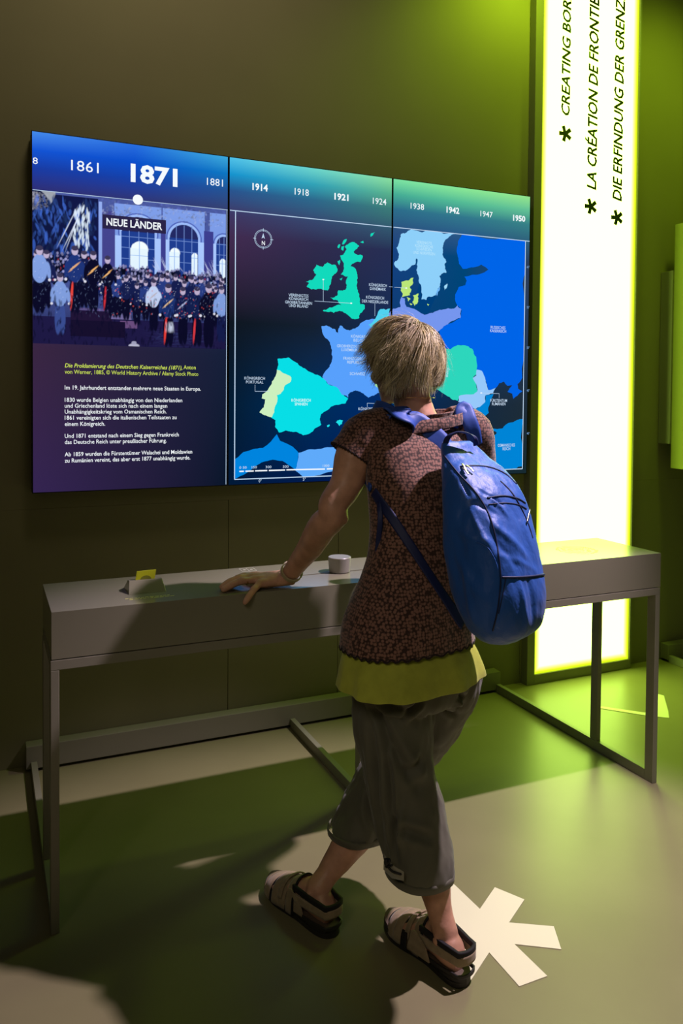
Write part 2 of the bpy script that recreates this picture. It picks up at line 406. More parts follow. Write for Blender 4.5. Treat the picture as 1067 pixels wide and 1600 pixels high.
region(T(c4, [(330, 240), (400, 232), (430, 255), (470, 285), (540, 325), (610, 360), (640, 395), (690, 412), (725, 460), (765, 485), (750, 515), (660, 535), (600, 580), (590, 610), (600, 645), (545, 690), (488, 712), (440, 690), (380, 682), (340, 695), (315, 660), (318, 620), (290, 602), (300, 520), (330, 400), (325, 308), (335, 270)]), (8, 222, 230), .0008, .1)
region(T(c4, port+[(270, 595), (218, 570), (245, 540), (255, 490), (232, 485), (235, 460), (262, 440), (310, 360)]), (205, 240, 190), .0011, .1)
region(T(c4, [(325, 705), (345, 745), (420, 780), (460, 820), (455, 870), (440, 925), (360, 870), (300, 862), (230, 880), (160, 930), (80, 975), (55, 990), (55, 870), (120, 815), (190, 795), (240, 790), (290, 750)]), (0, 132, 222), .0006, .04)
region(T(c4, [(460, 820), (520, 800), (600, 795), (640, 785), (700, 790), (900, 780), (900, 890), (760, 925), (640, 940), (540, 965), (490, 972), (440, 930), (455, 870)]), (95, 170, 250), .0007, .04)
region(T(c4, [(690, 630), (712, 616), (735, 622), (728, 640), (712, 655)]), (30, 225, 235), .0008); region(T(c4, [(635, 652), (650, 645), (652, 652), (640, 662)]), (30, 225, 235), .0008)
gb = [(790, 545), (835, 570), (800, 605), (855, 630), (840, 670), (780, 695), (810, 710), (825, 770), (822, 800), (835, 870), (840, 930), (868, 935), (868, 960), (840, 985), (835, 1015), (800, 1020), (750, 985), (700, 975), (650, 978), (610, 970), (650, 950), (690, 940), (725, 935), (700, 905), (655, 890), (700, 875), (705, 845), (750, 840), (752, 790), (765, 760), (720, 745), (740, 710), (735, 670), (720, 640), (750, 600), (765, 560)]
region(T(c3, gb), (18, 218, 188), .0006, .16)
region(T(c3, [(570, 685), (610, 700), (640, 672), (690, 690), (697, 730), (665, 760), (660, 800), (640, 845), (600, 835), (540, 840), (510, 820), (525, 800), (505, 790), (550, 775), (570, 745), (550, 720)]), (18, 218, 188), .0006, .16)
for isl in ([(728, 560), (738, 535), (757, 527), (748, 550), (735, 562)], [(700, 580), (708, 560), (718, 562), (708, 585)], [(724, 575), (740, 570), (735, 600), (722, 590)], [(905, 515), (905, 495), (932, 484), (918, 505)], [(712, 775), (732, 766), (722, 783)], [(840, 548), (858, 538), (862, 552)], [(700, 665), (716, 655), (712, 690)], [(716, 630), (740, 622), (722, 650)], [(745, 575), (760, 560), (757, 590)]):
    region(T(c3, isl), (18, 218, 188), .0007, .1)
scand = [(215, 322), (495, 352), (430, 395), (415, 440), (415, 480), (440, 530), (430, 575), (440, 600), (395, 620), (385, 700), (370, 745), (320, 755), (310, 775), (280, 770), (262, 650), (255, 560), (245, 545), (150, 590), (105, 540), (135, 490), (120, 440), (140, 390), (150, 350), (190, 335)]
region(T(c5, scand), (142, 208, 250), .0006, .16)
region(T(c5, [(240, 545), (246, 508), (254, 512), (250, 548)]), (0, 66, 120), .0009, .1)
region(T(c5, [(425, 690), (445, 668), (440, 700), (428, 716)]), (160, 220, 250), .0009)
region(T(c5, [(375, 740), (395, 690), (399, 696), (380, 748)]), (110, 180, 245), .0009)
region(T(c5, [(150, 755), (175, 765), (185, 820), (240, 835), (300, 870), (330, 860), (420, 835), (490, 830), (510, 810), (535, 835), (530, 890), (450, 930), (400, 965), (300, 1050), (100, 1000), (60, 880), (100, 830), (145, 820)]), (118, 150, 238), .0009, .12)
region(T(c5, [(-60, 930), (0, 860), (20, 832), (80, 830), (70, 870), (40, 960)]), (80, 210, 240), .0010)
for dk in ([(150, 660), (180, 650), (230, 632), (225, 655), (205, 690), (215, 705), (205, 745), (155, 755), (148, 700)], [(225, 745), (262, 733), (258, 775), (235, 812), (222, 790)], [(185, 755), (210, 768), (195, 785)], [(316, 798), (330, 803), (325, 812)], [(205, 795), (222, 800), (212, 808)]):
    region(T(c5, dk), (188, 232, 120), .0012, .2)
rus = T(c5, [(550, 345), (960, 392), (950, 520)])+T(c6, [(905, 0), (885, 590), (845, 640), (850, 680), (885, 700), (840, 740), (810, 765), (800, 720), (762, 705), (800, 652), (760, 655), (730, 620), (690, 635), (665, 672), (600, 690), (575, 600), (545, 530), (505, 520), (500, 415), (480, 390), (470, 350), (430, 325), (345, 315), (290, 350), (240, 340), (190, 190)])+T(c5, [(450, 930), (530, 890), (535, 835), (510, 810), (500, 790), (498, 735), (520, 690), (560, 680), (570, 650), (555, 625), (655, 608), (710, 580), (665, 548), (600, 565), (545, 575), (520, 540), (510, 480), (515, 400)])
region(rus, (0, 100, 232), .0007, .07)
region(T(c6, [(240, 340), (290, 350), (345, 315), (430, 325), (470, 350), (480, 390), (500, 415), (505, 560), (470, 590), (500, 640), (510, 700), (480, 730), (360, 735), (345, 780), (300, 770), (200, 700), (80, 640), (-150, 500), (-100, 300)]), (45, 214, 188), .0013, .1)
region(T(c6, [(505, 520), (545, 530), (575, 600), (600, 690), (665, 670), (640, 715), (600, 730), (575, 735), (575, 790), (490, 850), (440, 820), (350, 790), (355, 740), (480, 725), (510, 700), (500, 640), (470, 590), (500, 570)]), (150, 200, 250), .0016, .08)
region(T(c6, [(575, 735), (645, 722), (600, 850), (605, 880), (570, 910), (580, 980), (630, 1010), (720, 1010), (760, 970), (840, 940), (900, 935), (900, 1340), (830, 1345), (700, 1360), (500, 1200), (440, 900), (490, 850), (575, 790)]), (0, 132, 214), .0010, .08)
region(T(c6, [(550, 1075), (575, 1038), (640, 1030), (672, 1045), (630, 1075), (590, 1072)]), (26, 44, 52), .0014, .15)
region(T(c6, [(820, 1345), (890, 1325), (890, 1350)]), (26, 44, 52), .0014, .1)

def bar(p, q, w, k, off=.002, material=M_scrw, name='map_line'):
    a, b = P3(p, off), P3(q, off); d = (b-a).normalized(); s = V((-d.z, 0, d.x))*w/2
    bm = bmesh.new(); bm.faces.new([bm.verts.new(x) for x in (a-s, b-s, b+s, a+s)]); 
    for f in bm.faces:
        f.normal_update()
        if f.normal.y > 0: f.normal_flip()
    frombm(name, bm, material, disp_roots[k])
M_line = emis('screen_line', lin((190, 215, 240)))
M_line2 = emis('screen_thin_line', lin((120, 165, 215)))
def zbar(x0, x1, z, w, k): # horizontal
    bm = bmesh.new(); bm.faces.new([bm.verts.new(p) for p in ((x0, SY-.002, z-w/2), (x1, SY-.002, z-w/2), (x1, SY-.002, z+w/2), (x0, SY-.002, z+w/2))]); frombm('map_line', bm, M_line, disp_roots[k])
def xbar(x, z0, z1, w, k, m_=M_line):
    bm = bmesh.new(); bm.faces.new([bm.verts.new(p) for p in ((x-w/2, SY-.002, z0), (x+w/2, SY-.002, z0), (x+w/2, SY-.002, z1), (x-w/2, SY-.002, z1))]); frombm('map_line', bm, m_, disp_roots[k])
zbar(SX[0]+.005, SX[1]-.005, 2.2035, .0022, 0)
zbar(SX[1]+.005, SX[2]-.005, 2.2035, .0035, 1); zbar(SX[2]+.005, SX[3]-.005, 2.2035, .0035, 2)
zbar(MX0, SX[2]-.005, MZ0, .004, 1); zbar(SX[2]+.005, MX1, MZ0, .004, 2)
xbar(MX0, MZ0, 2.2035, .004, 1); xbar(MX1, MZ0, 2.2035, .004, 2); xbar(SX[1]-.0075, SZ0+.006, 2.2035, .0022, 0)
# compass
cp = P3((411, 373.5), .002)
def ringbm(c, r, w, seg=48):
    bm = bmesh.new(); a = [bm.verts.new(c+V((math.cos(2*PI*i/seg)*(r-w/2), 0, math.sin(2*PI*i/seg)*(r-w/2)))) for i in range(seg)]
    b = [bm.verts.new(c+V((math.cos(2*PI*i/seg)*(r+w/2), 0, math.sin(2*PI*i/seg)*(r+w/2)))) for i in range(seg)]
    for i in range(seg): bm.faces.new((a[i], a[(i+1) % seg], b[(i+1) % seg], b[i]))
    return bm
frombm('compass_ring', ringbm(cp, .038, .0018), M_line, disp_roots[1]); frombm('compass_ring', ringbm(cp, .0335, .0012), M_line, disp_roots[1])
for a in range(4):
    bm = bmesh.new(); d = V((math.cos(a*PI/2), 0, math.sin(a*PI/2))); s = V((-d.z, 0, d.x))*.001
    bm.faces.new([bm.verts.new(cp+p) for p in (d*.031-s, d*.044-s, d*.044+s, d*.031+s)]); frombm('compass_tick', bm, M_line, disp_roots[1])
bm = bmesh.new()
bm.faces.new([bm.verts.new(cp+V(p)) for p in ((-.0075, 0, .001), (0, 0, .006), (.0075, 0, .001), (0, 0, .024))])
frombm('compass_needle', bm, M_line, disp_roots[1])


def stext(s, l, r, base_l, cap_px, k, bold=0., shear=0., material=M_scrw, align='LEFT', off=.003):
    # surveyed left/right ends of the line, its base and the height of its capitals
    a = OY(l, base_l, SY); b = OY(r, base_l, SY); t = OY(l, base_l-cap_px, SY)
    text_on('lettering', s, (a.x, SY-off, a.z), (1, 0, 0), (0, 0, 1), b.x-a.x, t.z-a.z, material, disp_roots[k], bold, shear, align)
stext('N', 408.6, 413.6, 383, 6.5, 1, bold=.01)
stext('8', 51, 59, 256, 10, 0)
stext('1861', 111, 154, 266, 16, 0)
stext('1871', 204, 277, 283, 26, 0, bold=.035)
stext('1881', 323, 348, 289, 11, 0)
stext('1914', 394, 418, 296.5, 10, 1, bold=.03); stext('1918', 460, 482, 304, 10, 1, bold=.004); stext('1921', 522, 544, 311.5, 9.5, 1, bold=.03); stext('1924', 582, 603, 318.5, 9.5, 1, bold=.004)
stext('1938', 641, 662, 326, 9, 2, bold=.006); stext('1942', 697, 717, 332, 9, 2, bold=.03); stext('1947', 750, 769, 338, 8.5, 2, bold=.004); stext('1950', 801, 820, 344.5, 8.5, 2, bold=.03)
# year marker
bm = bmesh.new(); c_ = P3((215, 312.5), .006); bm.faces.new([bm.verts.new(c_+V((math.cos(2*PI*i/32)*.0195, 0, math.sin(2*PI*i/32)*.0195))) for i in range(32)])
frombm('timeline_marker', bm, M_scrw, disp_roots[0])
# caption plate
M_plate = emis('caption_plate', lin((42, 36, 72)))
a, b = P3((160, 338), .004), P3((259, 362), .004); z1 = P3((160, 335), 0).z; z0 = P3((160, 357), 0).z
bm = bmesh.new(); bm.faces.new([bm.verts.new(p) for p in ((a.x, SY-.004, z0), (b.x, SY-.004, z0), (b.x, SY-.004, z1), (a.x, SY-.004, z1))]); frombm('caption_plate', bm, M_plate, disp_roots[0])
stext('NEUE LÄNDER', 166, 253, 352, 11, 0, bold=.02, off=.005)
M_lime = emis('screen_lime', lin((205, 225, 90)))
for s, r, y, sh, mt, bo in (('Die Proklamierung des Deutschen Kaiserreiches (1871),', 284.5, 574, .25, M_lime, .012), ('von Werner, 1885, © World History Archive / Alamy Stock Photo', 309.5, 583.8, 0, M_lime, .006),
      ('Im 19. Jahrhundert entstanden mehrere neue Staaten in Europa.', 313.5, 608.5, 0, M_scrw, .008), ('1830 wurde Belgien unabhängig von den Niederlanden', 284.5, 627.8, 0, M_scrw, .008),
      ('und Griechenland löste sich nach einem langen', 261, 637, 0, M_scrw, .008), ('Unabhängigkeitskrieg vom Osmanischen Reich.', 260, 646.3, 0, M_scrw, .008), ('1861 vereinigten sich die italienischen Teilstaaten zu', 275.5, 655.8, 0, M_scrw, .008),
      ('einem Königreich.', 164, 665.5, 0, M_scrw, .008), ('Und 1871 entstand nach einem Sieg gegen Frankreich', 279, 684.3, 0, M_scrw, .008), ('das Deutsche Reich unter preußischer Führung.', 260, 693.8, 0, M_scrw, .008),
      ('Ab 1859 wurden die Fürstentümer Walachei und Moldawien', 300, 713, 0, M_scrw, .008), ('zu Rumänien vereint, das aber erst 1877 unabhängig wurde.', 297, 722.8, 0, M_scrw, .008)):
    stext(s, 101, r, y, 6.3, 0, bold=bo, shear=sh, material=mt)
stext('Anton', 286.5, 305.5, 576.8, 6.1, 0, bold=.006, material=M_lime)
# map names
M_soft = emis('map_lettering', lin((200, 222, 245)))
def mlab(lines, cx, cy, wpx, lead, k, cap=4.4, material=M_soft):
    for i, s in enumerate(lines):
        w = wpx[i]; stext(s, cx-w/2, cx+w/2, cy+i*lead, cap, k, bold=.004, material=material)
mlab(['VEREINIGTES', 'KÖNIGREICH', 'GROßBRITANNIEN', 'UND IRLAND'], 466, 463, (31, 30, 42, 30), 5.5, 1)
mlab(['KÖNIGREICH', 'DÄNEMARK'], 590, 447, (28, 25), 6, 1); mlab(['KÖNIGREICH', 'DER NIEDERLANDE'], 585.5, 466.5, (28, 41), 6, 1)
mlab(['KÖNIGREICH', 'PORTUGAL'], 397.5, 593, (32, 27), 6, 1); mlab(['KÖNIGREICH', 'SPANIEN'], 470, 627.5, (30, 20), 6, 1, material=emis('map_white', lin((225, 250, 250))))
mlab(['KÖNIGREICH', 'BELGIEN'], 563, 527.5, (30, 22), 6.2, 1); mlab(['GROßHERZOGTUM', 'LUXEMBURG'], 547, 542.5, (42, 28), 6, 1)
mlab(['FRANZÖSISCHE', 'REPUBLIK'], 555, 562, (38, 26), 6, 1); mlab(['SCHWEIZ'], 558, 586, (24,), 6, 1); mlab(['KÖNIGREICH'], 575, 641, (31,), 6, 1)
mlab(['VEREINIGTE', 'KÖNIGREICHE', 'SCHWEDEN', 'UND NORWEGEN'], 662, 380.5, (24, 28, 24, 34), 5.3, 2, material=emis('map_pale', lin((190, 232, 252))))
mlab(['RUSSISCHES', 'KAISERREICH'], 777.5, 513.5, (23, 25), 5.3, 2); mlab(['FÜRSTENTUM', 'RUMÄNIEN'], 778.5, 628, (26, 21), 5.3, 2); mlab(['OSMANISCHES', 'REICH'], 790.5, 698, (27, 12), 5.4, 2)
mlab(['ÖSTERREICH-', 'UNGARISCHE', 'MONARCHIE'], 688, 578, (30, 24, 23), 5.3, 2)
mlab(['0°'], 406, 753.5, (4.5,), 5, 1); mlab(['5°'], 475, 751, (4.5,), 5, 1)
for y in (417, 480, 543, 610, 677): mlab(['%d°' % {417: 60, 480: 55, 543: 50, 610: 45, 677: 40}[y]], 824.5, y+2, (4.5,), 5, 2, cap=3.6, material=M_line2)
for p, q, k in (((504.5, 437), (504.5, 471), 1), ((491, 470.5), (548, 474), 1), ((585, 474), (585, 494), 1), ((607, 448), (613, 448.6), 1), ((615.5, 449), (634, 450.3), 2),
                ((398, 601), (398, 611.5), 1), ((398, 611.5), (420, 611.5), 1), ((573, 636), (573, 630), 1), ((573, 630), (606, 631), 1), ((751, 614), (779, 615), 2), ((779, 615), (779, 622), 2)):
    bar(p, q, .0016, k, .004, M_line)
for p in ((504.5, 437), (548, 474), (751, 614), (634, 450.3)):
    k = 1 if p[0] < 614 else 2; bar((p[0]-1.3, p[1]), (p[0]+1.3, p[1]), .005, k, .0045)
# scale bar
for x0, x1, y0, y1 in ((373.5, 380.5, 736.5, 736.3), (383, 396, 736.2, 735.8), (398, 417, 735.6, 735), (419.5, 445, 735, 734.2), (447, 507, 734, 732.8), (510, 524, 732.6, 732.2)):
    bar((x0, y0), (x1, y1), .0056, 1, .004)
for s, x, w in (('0', 375, 3), ('50', 382, 6), ('150', 397, 8), ('300', 419, 9), ('500', 446, 9), ('1000', 509, 10)): mlab([s], x, 732.5-(x-375)*.021, (w,), 5, 1, cap=3.8)

# hall picture on the left display: a generic crowd in an arched hall
PW, PH = 306, 240
def paint():
    rs = np.random.RandomState(3); img = np.zeros((PH, PW, 3)); yy, xx = np.mgrid[0:PH, 0:PW].astype(float)
    c = lambda *q: np.array(lin(q))
    img[:] = c(70, 84, 150)
    def rect(x0, y0, x1, y1, col, a=1.):
        x0, y0, x1, y1 = [int(v) for v in (x0, y0, x1, y1)]; img[max(y0, 0):y1, max(x0, 0):x1] = img[max(y0, 0):y1, max(x0, 0):x1]*(1-a)+col*a
    def ell(x, y, rx, ry, col, a=1., ang=0.):
        X, Y = xx-x, yy-y; ca, sa = math.cos(ang), math.sin(ang); u = (X*ca+Y*sa)/rx; w = (-X*sa+Y*ca)/ry
        m_ = np.clip((1-(u*u+w*w))*min(rx, ry)*.7, 0, 1)[..., None]*a; img[:] = img*(1-m_)+col*m_
    def line(x0, y0, x1, y1, w, col, a=1.):
        L = math.hypot(x1-x0, y1-y0); ell((x0+x1)/2, (y0+y1)/2, L/2*1.15, w, col, a, math.atan2(y1-y0, x1-x0))
    # masonry mottling
    for _ in range(500): ell(rs.uniform(100, 306), rs.uniform(0, 110), rs.uniform(1, 5), rs.uniform(1, 4), c(*(rs.uniform(.6, 1.25)*np.array([80, 92, 165]))), .4, rs.uniform(0, 3))
    def arch(cx, w, top):
        rect(cx-w/2-9, 8, cx+w/2+9, 130, c(120, 150, 222)); ell(cx, top+w/2, w/2+4, w/2+4, c(70, 90, 175)); ell(cx, top+w/2, w/2+2, w/2+2, c(150, 180, 240)); ell(cx, top+w/2, w/2-2, w/2-2, c(34, 40, 96))
        rect(cx-w/2+2, top+w/2, cx+w/2-2, 130, c(30, 60, 140)); rect(cx-w/2-8, 60, cx-w/2+2, 130, c(165, 195, 248)); rect(cx+w/2-2, 60, cx+w/2+8, 130, c(165, 195, 248))
        for gx in (-.25, 0, .25): rect(cx+gx*w, top+4, cx+gx*w+1, 125, c(110, 140, 205))
        for gy in (60, 78, 96): rect(cx-w/2+2, gy, cx+w/2-2, gy+1, c(110, 140, 205))
    arch(160, 56, 24); arch(234, 52, 30); arch(302, 30, 44)
    for cx, w, t in ((162, 27, 66), (219, 17, 72), (252, 10, 78), (300, 10, 84)):
        ell(cx, t+w/2, w/2, w/2, c(238, 248, 255)); rect(cx-w/2, t+w/2, cx+w/2, 128, c(225, 242, 255)); rect(cx-.5, t, cx+.8, 120, c(130, 170, 235)); rect(cx-w/2, t+w*.9, cx+w/2, t+w*.9+1, c(150, 185, 240))
    rect(196, 40, 204, 125, c(60, 62, 140)); rect(268, 40, 284, 125, c(58, 60, 138)); rect(103, 22, 124, 120, c(66, 66, 138))
    rect(99, 8, 104, 125, c(140, 165, 228))
    for _ in range(260): ell(rs.uniform(104, 300), rs.uniform(6, 30), rs.uniform(1, 4), rs.uniform(.6, 2), c(*(rs.uniform(.7, 1.5)*np.array([110, 120, 150])).clip(0, 255)), .5, rs.uniform(0, 3))
    # hanging cloths at left
    X0 = np.zeros_like(xx); rect(0, 4, 98, 110, c(16, 22, 66))
    ell(-8, -2, 42, 38, c(150, 155, 165)); ell(-4, 40, 34, 46, c(14, 22, 62))
    for _ in range(300): ell(rs.uniform(0, 30)*rs.uniform(0, 1), rs.uniform(3, 30), 2, 1.2, c(*(rs.uniform(.6, 1.4)*np.array([140, 140, 150])).clip(0, 255)), .5, rs.uniform(0, 3))
    for _ in range(260):
        x, y = rs.uniform(0, 96), rs.uniform(10, 105); v = rs.uniform(.3, 1.6)
        ell(x, y, rs.uniform(1, 3), rs.uniform(4, 13), c(*(v*np.array([46, 76, 150])).clip(0, 255)), .55, rs.uniform(-.5, .5))
    for _ in range(60): x, y = rs.uniform(60, 84), rs.uniform(20, 86); ell(x, y, 1.6, 7, c(215, 230, 245), .8, rs.uniform(-.2, .3))
    for x0, y0, x1, y1 in ((36, 86, 66, 20), (48, 92, 74, 14), (44, 90, 70, 30)): line(x0, y0, x1, y1, 1.1, c(220, 230, 250))
    # distant heads
    for row in range(8):
        y = 112+row*5
        for _ in range(58):
            x = rs.uniform(0 if row < 7 else 0, 306); yy_ = y+rs.uniform(-3, 3)-(14 if x < 95 else 0)
            ell(x, yy_+5, 4.5, 6, c(*(rs.uniform(.5, 1.6)*np.array([16, 24, 62])).clip(0, 255))); ell(x, yy_-1, 2.1, 2.7, c(*(rs.uniform(.7, 1.1)*np.array([150, 150, 200]))), .9)
            if rs.rand() < .3: ell(x+1, yy_+5, 1.4, 2.5, c(200, 60, 70), .6)
    for _ in range(26): x = rs.uniform(190, 300); line(x, 108+rs.uniform(0, 12), x-7-rs.uniform(0, 6), 86+rs.uniform(0, 20), .8, c(205, 215, 245))
    # dark hall floor and dais
    g = np.clip((yy-150)/70, 0, 1)[..., None]; low = (yy > 150)[..., None]
    img[:] = np.where(low, img*(1-g*.75)+c(28, 26, 70)*g*.75, img)
    rect(0, 196, 306, 240, c(32, 27, 72)); rect(56, 182, 120, 200, c(34, 22, 56)); rect(60, 180, 126, 184, c(96, 84, 140)); rect(118, 186, 150, 196, c(120, 110, 165)); rect(132, 198, 158, 210, c(110, 80, 130)); rect(56, 200, 140, 226, c(24, 17, 48))
    for _ in range(50): line(rs.uniform(160, 250), rs.uniform(205, 238), rs.uniform(200, 300), rs.uniform(205, 238), .8, c(60, 70, 130), .35)
    # standing figures
    def fig(x, foot, h, coat, trou, sash=None, stripe=None):
        hh = h/7; y0 = foot-h
        for s in (-1, 1): line(x+s*h*.035, foot, x+s*h*.03, y0+h*.5, h*.055, trou); 
        if stripe is not None: line(x-h*.06, foot-3, x-h*.03, y0+h*.52, h*.022, stripe)
        ell(x, y0+h*.34, h*.115, h*.22, coat); line(x-h*.11, y0+h*.24, x-h*.13, y0+h*.5, h*.035, coat); line(x+h*.11, y0+h*.24, x+h*.14, y0+h*.48, h*.035, coat)
        ell(x, y0+hh*.55, hh*.36, hh*.5, c(190, 175, 205)); ell(x, y0+hh*.25, hh*.38, hh*.3, c(60, 55, 85))
        ell(x-h*.13, y0+h*.51, h*.025, h*.025, c(225, 225, 240)); ell(x+h*.14, y0+h*.5, h*.025, h*.025, c(225, 225, 240))
        if sash is not None: line(x-h*.09, y0+h*.40, x+h*.08, y0+h*.24, h*.018, sash)
        for _ in range(5): ell(x+rs.uniform(-.07, .07)*h, y0+h*rs.uniform(.2, .5), .9, .9, c(220, 225, 250), .8)
    navy, blk, wht, lt = c(22, 30, 78), c(12, 12, 40), c(196, 212, 246), c(130, 160, 225)
    for x in list(np.linspace(112, 302, 24)): fig(x+rs.uniform(-4, 4), 186+rs.uniform(-12, 4), 62+rs.uniform(-6, 6), navy if rs.rand() < .7 else c(50, 70, 140), blk, None, None)
    for x in list(np.linspace(118, 300, 15)): fig(x+rs.uniform(-4, 4), 198+rs.uniform(-10, 8), 72+rs.uniform(-6, 6), navy if rs.rand() < .7 else c(40, 60, 130), blk, None, None)
    for x in (6, 20, 76): fig(x, 180+rs.uniform(-4, 4), 90, navy, blk)
    fig(10, 190, 104, lt, blk); fig(62, 186, 104, c(30, 52, 120), blk, c(225, 170, 120), c(235, 70, 60)); fig(90, 184, 96, blk, blk, c(240, 180, 110)); fig(112, 184, 90, blk, blk, c(240, 180, 110), c(210, 50, 60))
    fig(40, 222, 96, lt, c(60, 80, 150)); fig(184, 212, 86, wht, blk, c(190, 180, 190)); fig(208, 236, 104, c(28, 50, 112), blk, c(225, 190, 150), c(240, 66, 60))
    fig(232, 232, 96, navy, blk, c(180, 190, 230)); fig(256, 234, 100, c(20, 32, 80), blk, None, c(220, 60, 70)); fig(276, 236, 108, blk, blk, None, None); fig(298, 226, 96, lt, navy)
    for _ in range(40): x = 204+rs.uniform(0, 12); line(x, 196, x+rs.uniform(-2, 3), 214, .8, c(215, 225, 250), .6)
    for _ in range(420):
        x, y = rs.uniform(0, 306), rs.uniform(118, 190); line(x, y, x+rs.uniform(-3, 3), y+rs.uniform(1, 6), .7, c(*(rs.uniform(.4, 1.15)*np.array([150, 175, 240])).clip(0, 255)), .55)
    for _ in range(300):
        x, y = rs.uniform(0, 306), rs.uniform(150, 236); line(x, y, x+rs.uniform(-3, 3), y+rs.uniform(4, 14), 1.6, c(14, 13, 44), .6)
    for _ in range(60): x, y = rs.uniform(120, 300), rs.uniform(140, 190); ell(x, y, 1.2, 1.6, c(215, 80, 75), .8)
    ell(153, 238, 9, 4, c(190, 190, 215)); ell(153, 233, 4, 3, c(170, 170, 200))
    v = .86+.28*(1-yy/PH)[..., None]; img[:] = img*v
    return np.clip(img, 0, 1)
PIC = paint()
px0, px1 = SX[0]+.0045, SX[1]-.012; pz1 = 2.2025; pz0 = OY(203, 541, SY).z
NX, NZ = 306, 240
def picfn(X, Z):
    i = np.clip(((X-px0)/(px1-px0)*(PW-1)).round().astype(int), 0, PW-1); j = np.clip(((pz1-Z)/(pz1-pz0)*(PH-1)).round().astype(int), 0, PH-1)
    return PIC[j, i]
colgrid('hall_picture', picfn, px0, px1, pz0, pz1, SY-.0015, NX, NZ, M_scr, disp_roots[0])

# neighbouring display on its bracket, right edge
r_ = empty('display_screen', (2.5, -.1, 1.06), 'thick green-lit screen edge beyond the glowing column, cut by the frame', 'screen')
box('casing', 1.955, 2.85, -.30, -.085, 1.070, 2.374, mat('green_tinted_casing', (.26, .27, .05), .55), r_)  # the column's green light is mixed into the casing colour
box('wall_bracket', 1.945, 2.60, -.084, -.003, 1.20, 2.13, M_steel, r_)
box('display_panel', 1.96, 2.845, -.304, -.3005, 1.08, 2.37, M_black, r_, bevel=0)

# ------------------------------------------------------------------ long desk
TX0, TX1, TYB, TYF, TZB, TZT = -1.2632, .8829, -.725, -1.0664, .7426, .8692
desk = empty('display_desk', (-.19, -.9, 0), 'long slim grey metal exhibition desk on open frame legs under the displays', 'desk')
SLY0, SLY1, SLX0, SLX1 = -.913, -.903, -.62, .10
bm = bmesh.new()
boxbm(bm, TX0, TX1, TYF, SLY0, TZB, TZT); boxbm(bm, TX0, TX1, SLY1, TYB, TZB, TZT); boxbm(bm, TX0, SLX0, SLY0, SLY1, TZB, TZT); boxbm(bm, SLX1, TX1, SLY0, SLY1, TZB, TZT)
bmesh.ops.remove_doubles(bm, verts=bm.verts, dist=1e-5)
o = frombm('desk_box', bm, M_desk, desk)
box('slot', SLX0, SLX1, SLY0, SLY1, TZT-.02, TZT-.012, M_gap, desk, bevel=0)
box('front_rail', TX0-.003, TX1, TYF, TYF+.04, TZB-.030, TZB-.003, M_steel, desk)
box('back_rail', TX0, TX1, TYB-.04, TYB, TZB-.030, TZB-.003, M_steel, desk)
box('shadow_gap', TX0+.01, TX1-.01, TYF+.01, TYB-.01, TZB-.0035, TZB+.001, M_gap, desk, bevel=0)
for x in (-1.266, -.213, .861):
    mid = -1 < x < 0
    if not mid: box('leg', x, x+.022, -1.0664, -1.026, 0, TZB-.030, M_steel, desk)
    box('leg', x+.001, x+.021, -.765, -.725, .04, TZB-.030, M_steel, desk)
    box('foot_bar', x, x+.022, -.725 if mid else -1.026, -.062, .001, .040, M_steel, desk)
    box('side_rail', x+.001, x+.021, -1.026, -.765, TZB-.030, TZB-.0036, M_steel, desk)
bm = bmesh.new(); boxbm(bm, -1.283, .885, -.062, -.004, .012, .100)
frombm('wall_beam', bm, M_steel, desk, bevel=.002)
# speaker holes (fingerprint-like ellipse)
bm = bmesh.new(); cx, cy = .629, -.90
for i in range(-9, 10):
    for j in range(-9, 10):
        x, y = i*.0085+(j % 2)*.004, j*.0085; rr = math.hypot(x, y)
        if rr > .078 or random.random() < .12: continue
        if math.sin(rr*260+math.atan2(y, x)*1.5) > .35: continue
        c_ = V((cx+x, cy+y, TZT+.0004)); bm.faces.new([bm.verts.new(c_+V((math.cos(k*PI/3)*.0026, math.sin(k*PI/3)*.0026, 0))) for k in range(6)])
o = frombm('speaker_holes', bm, mat('hole_shade', (.05, .05, .04), .8), desk); o['kind'] = 'stuff'
# printed pictogram by the hand
for a, b, c_, d in ((-.652, -.604, -.738, -.7395), (-.652, -.604, -.786, -.7875), (-.652, -.6505, -.738, -.7875), (-.605, -.6035, -.738, -.7875), (-.629, -.6275, -.738, -.7875)):
    box('printed_icon', a, b, d, c_, TZT, TZT+.0004, M_pale, desk, bevel=0)
for x in (-.644, -.62): box('printed_icon', x, x+.009, -.766, -.758, TZT, TZT+.0004, M_pale, desk, bevel=0)
prism('printed_icon', [(-.634, -.80, TZT), (-.622, -.80, TZT), (-.628, -.812, TZT)], (0, 0, 1), M_pale, desk, thick=.0004)
M_ylw = mat('yellow_print', (0.75, .72, .22), .6)
for row, (x0, x1) in enumerate(((-1.062, -.935), (-1.052, -.925))):
    x = x0
    while x < x1:
        w_ = random.uniform(.004, .013); box('printed_line', x, min(x+w_, x1), -.9975-row*.013-random.uniform(.0022, .004), -.9965-row*.013, TZT, TZT+.0004, M_ylw, desk, bevel=0); x += w_+.003
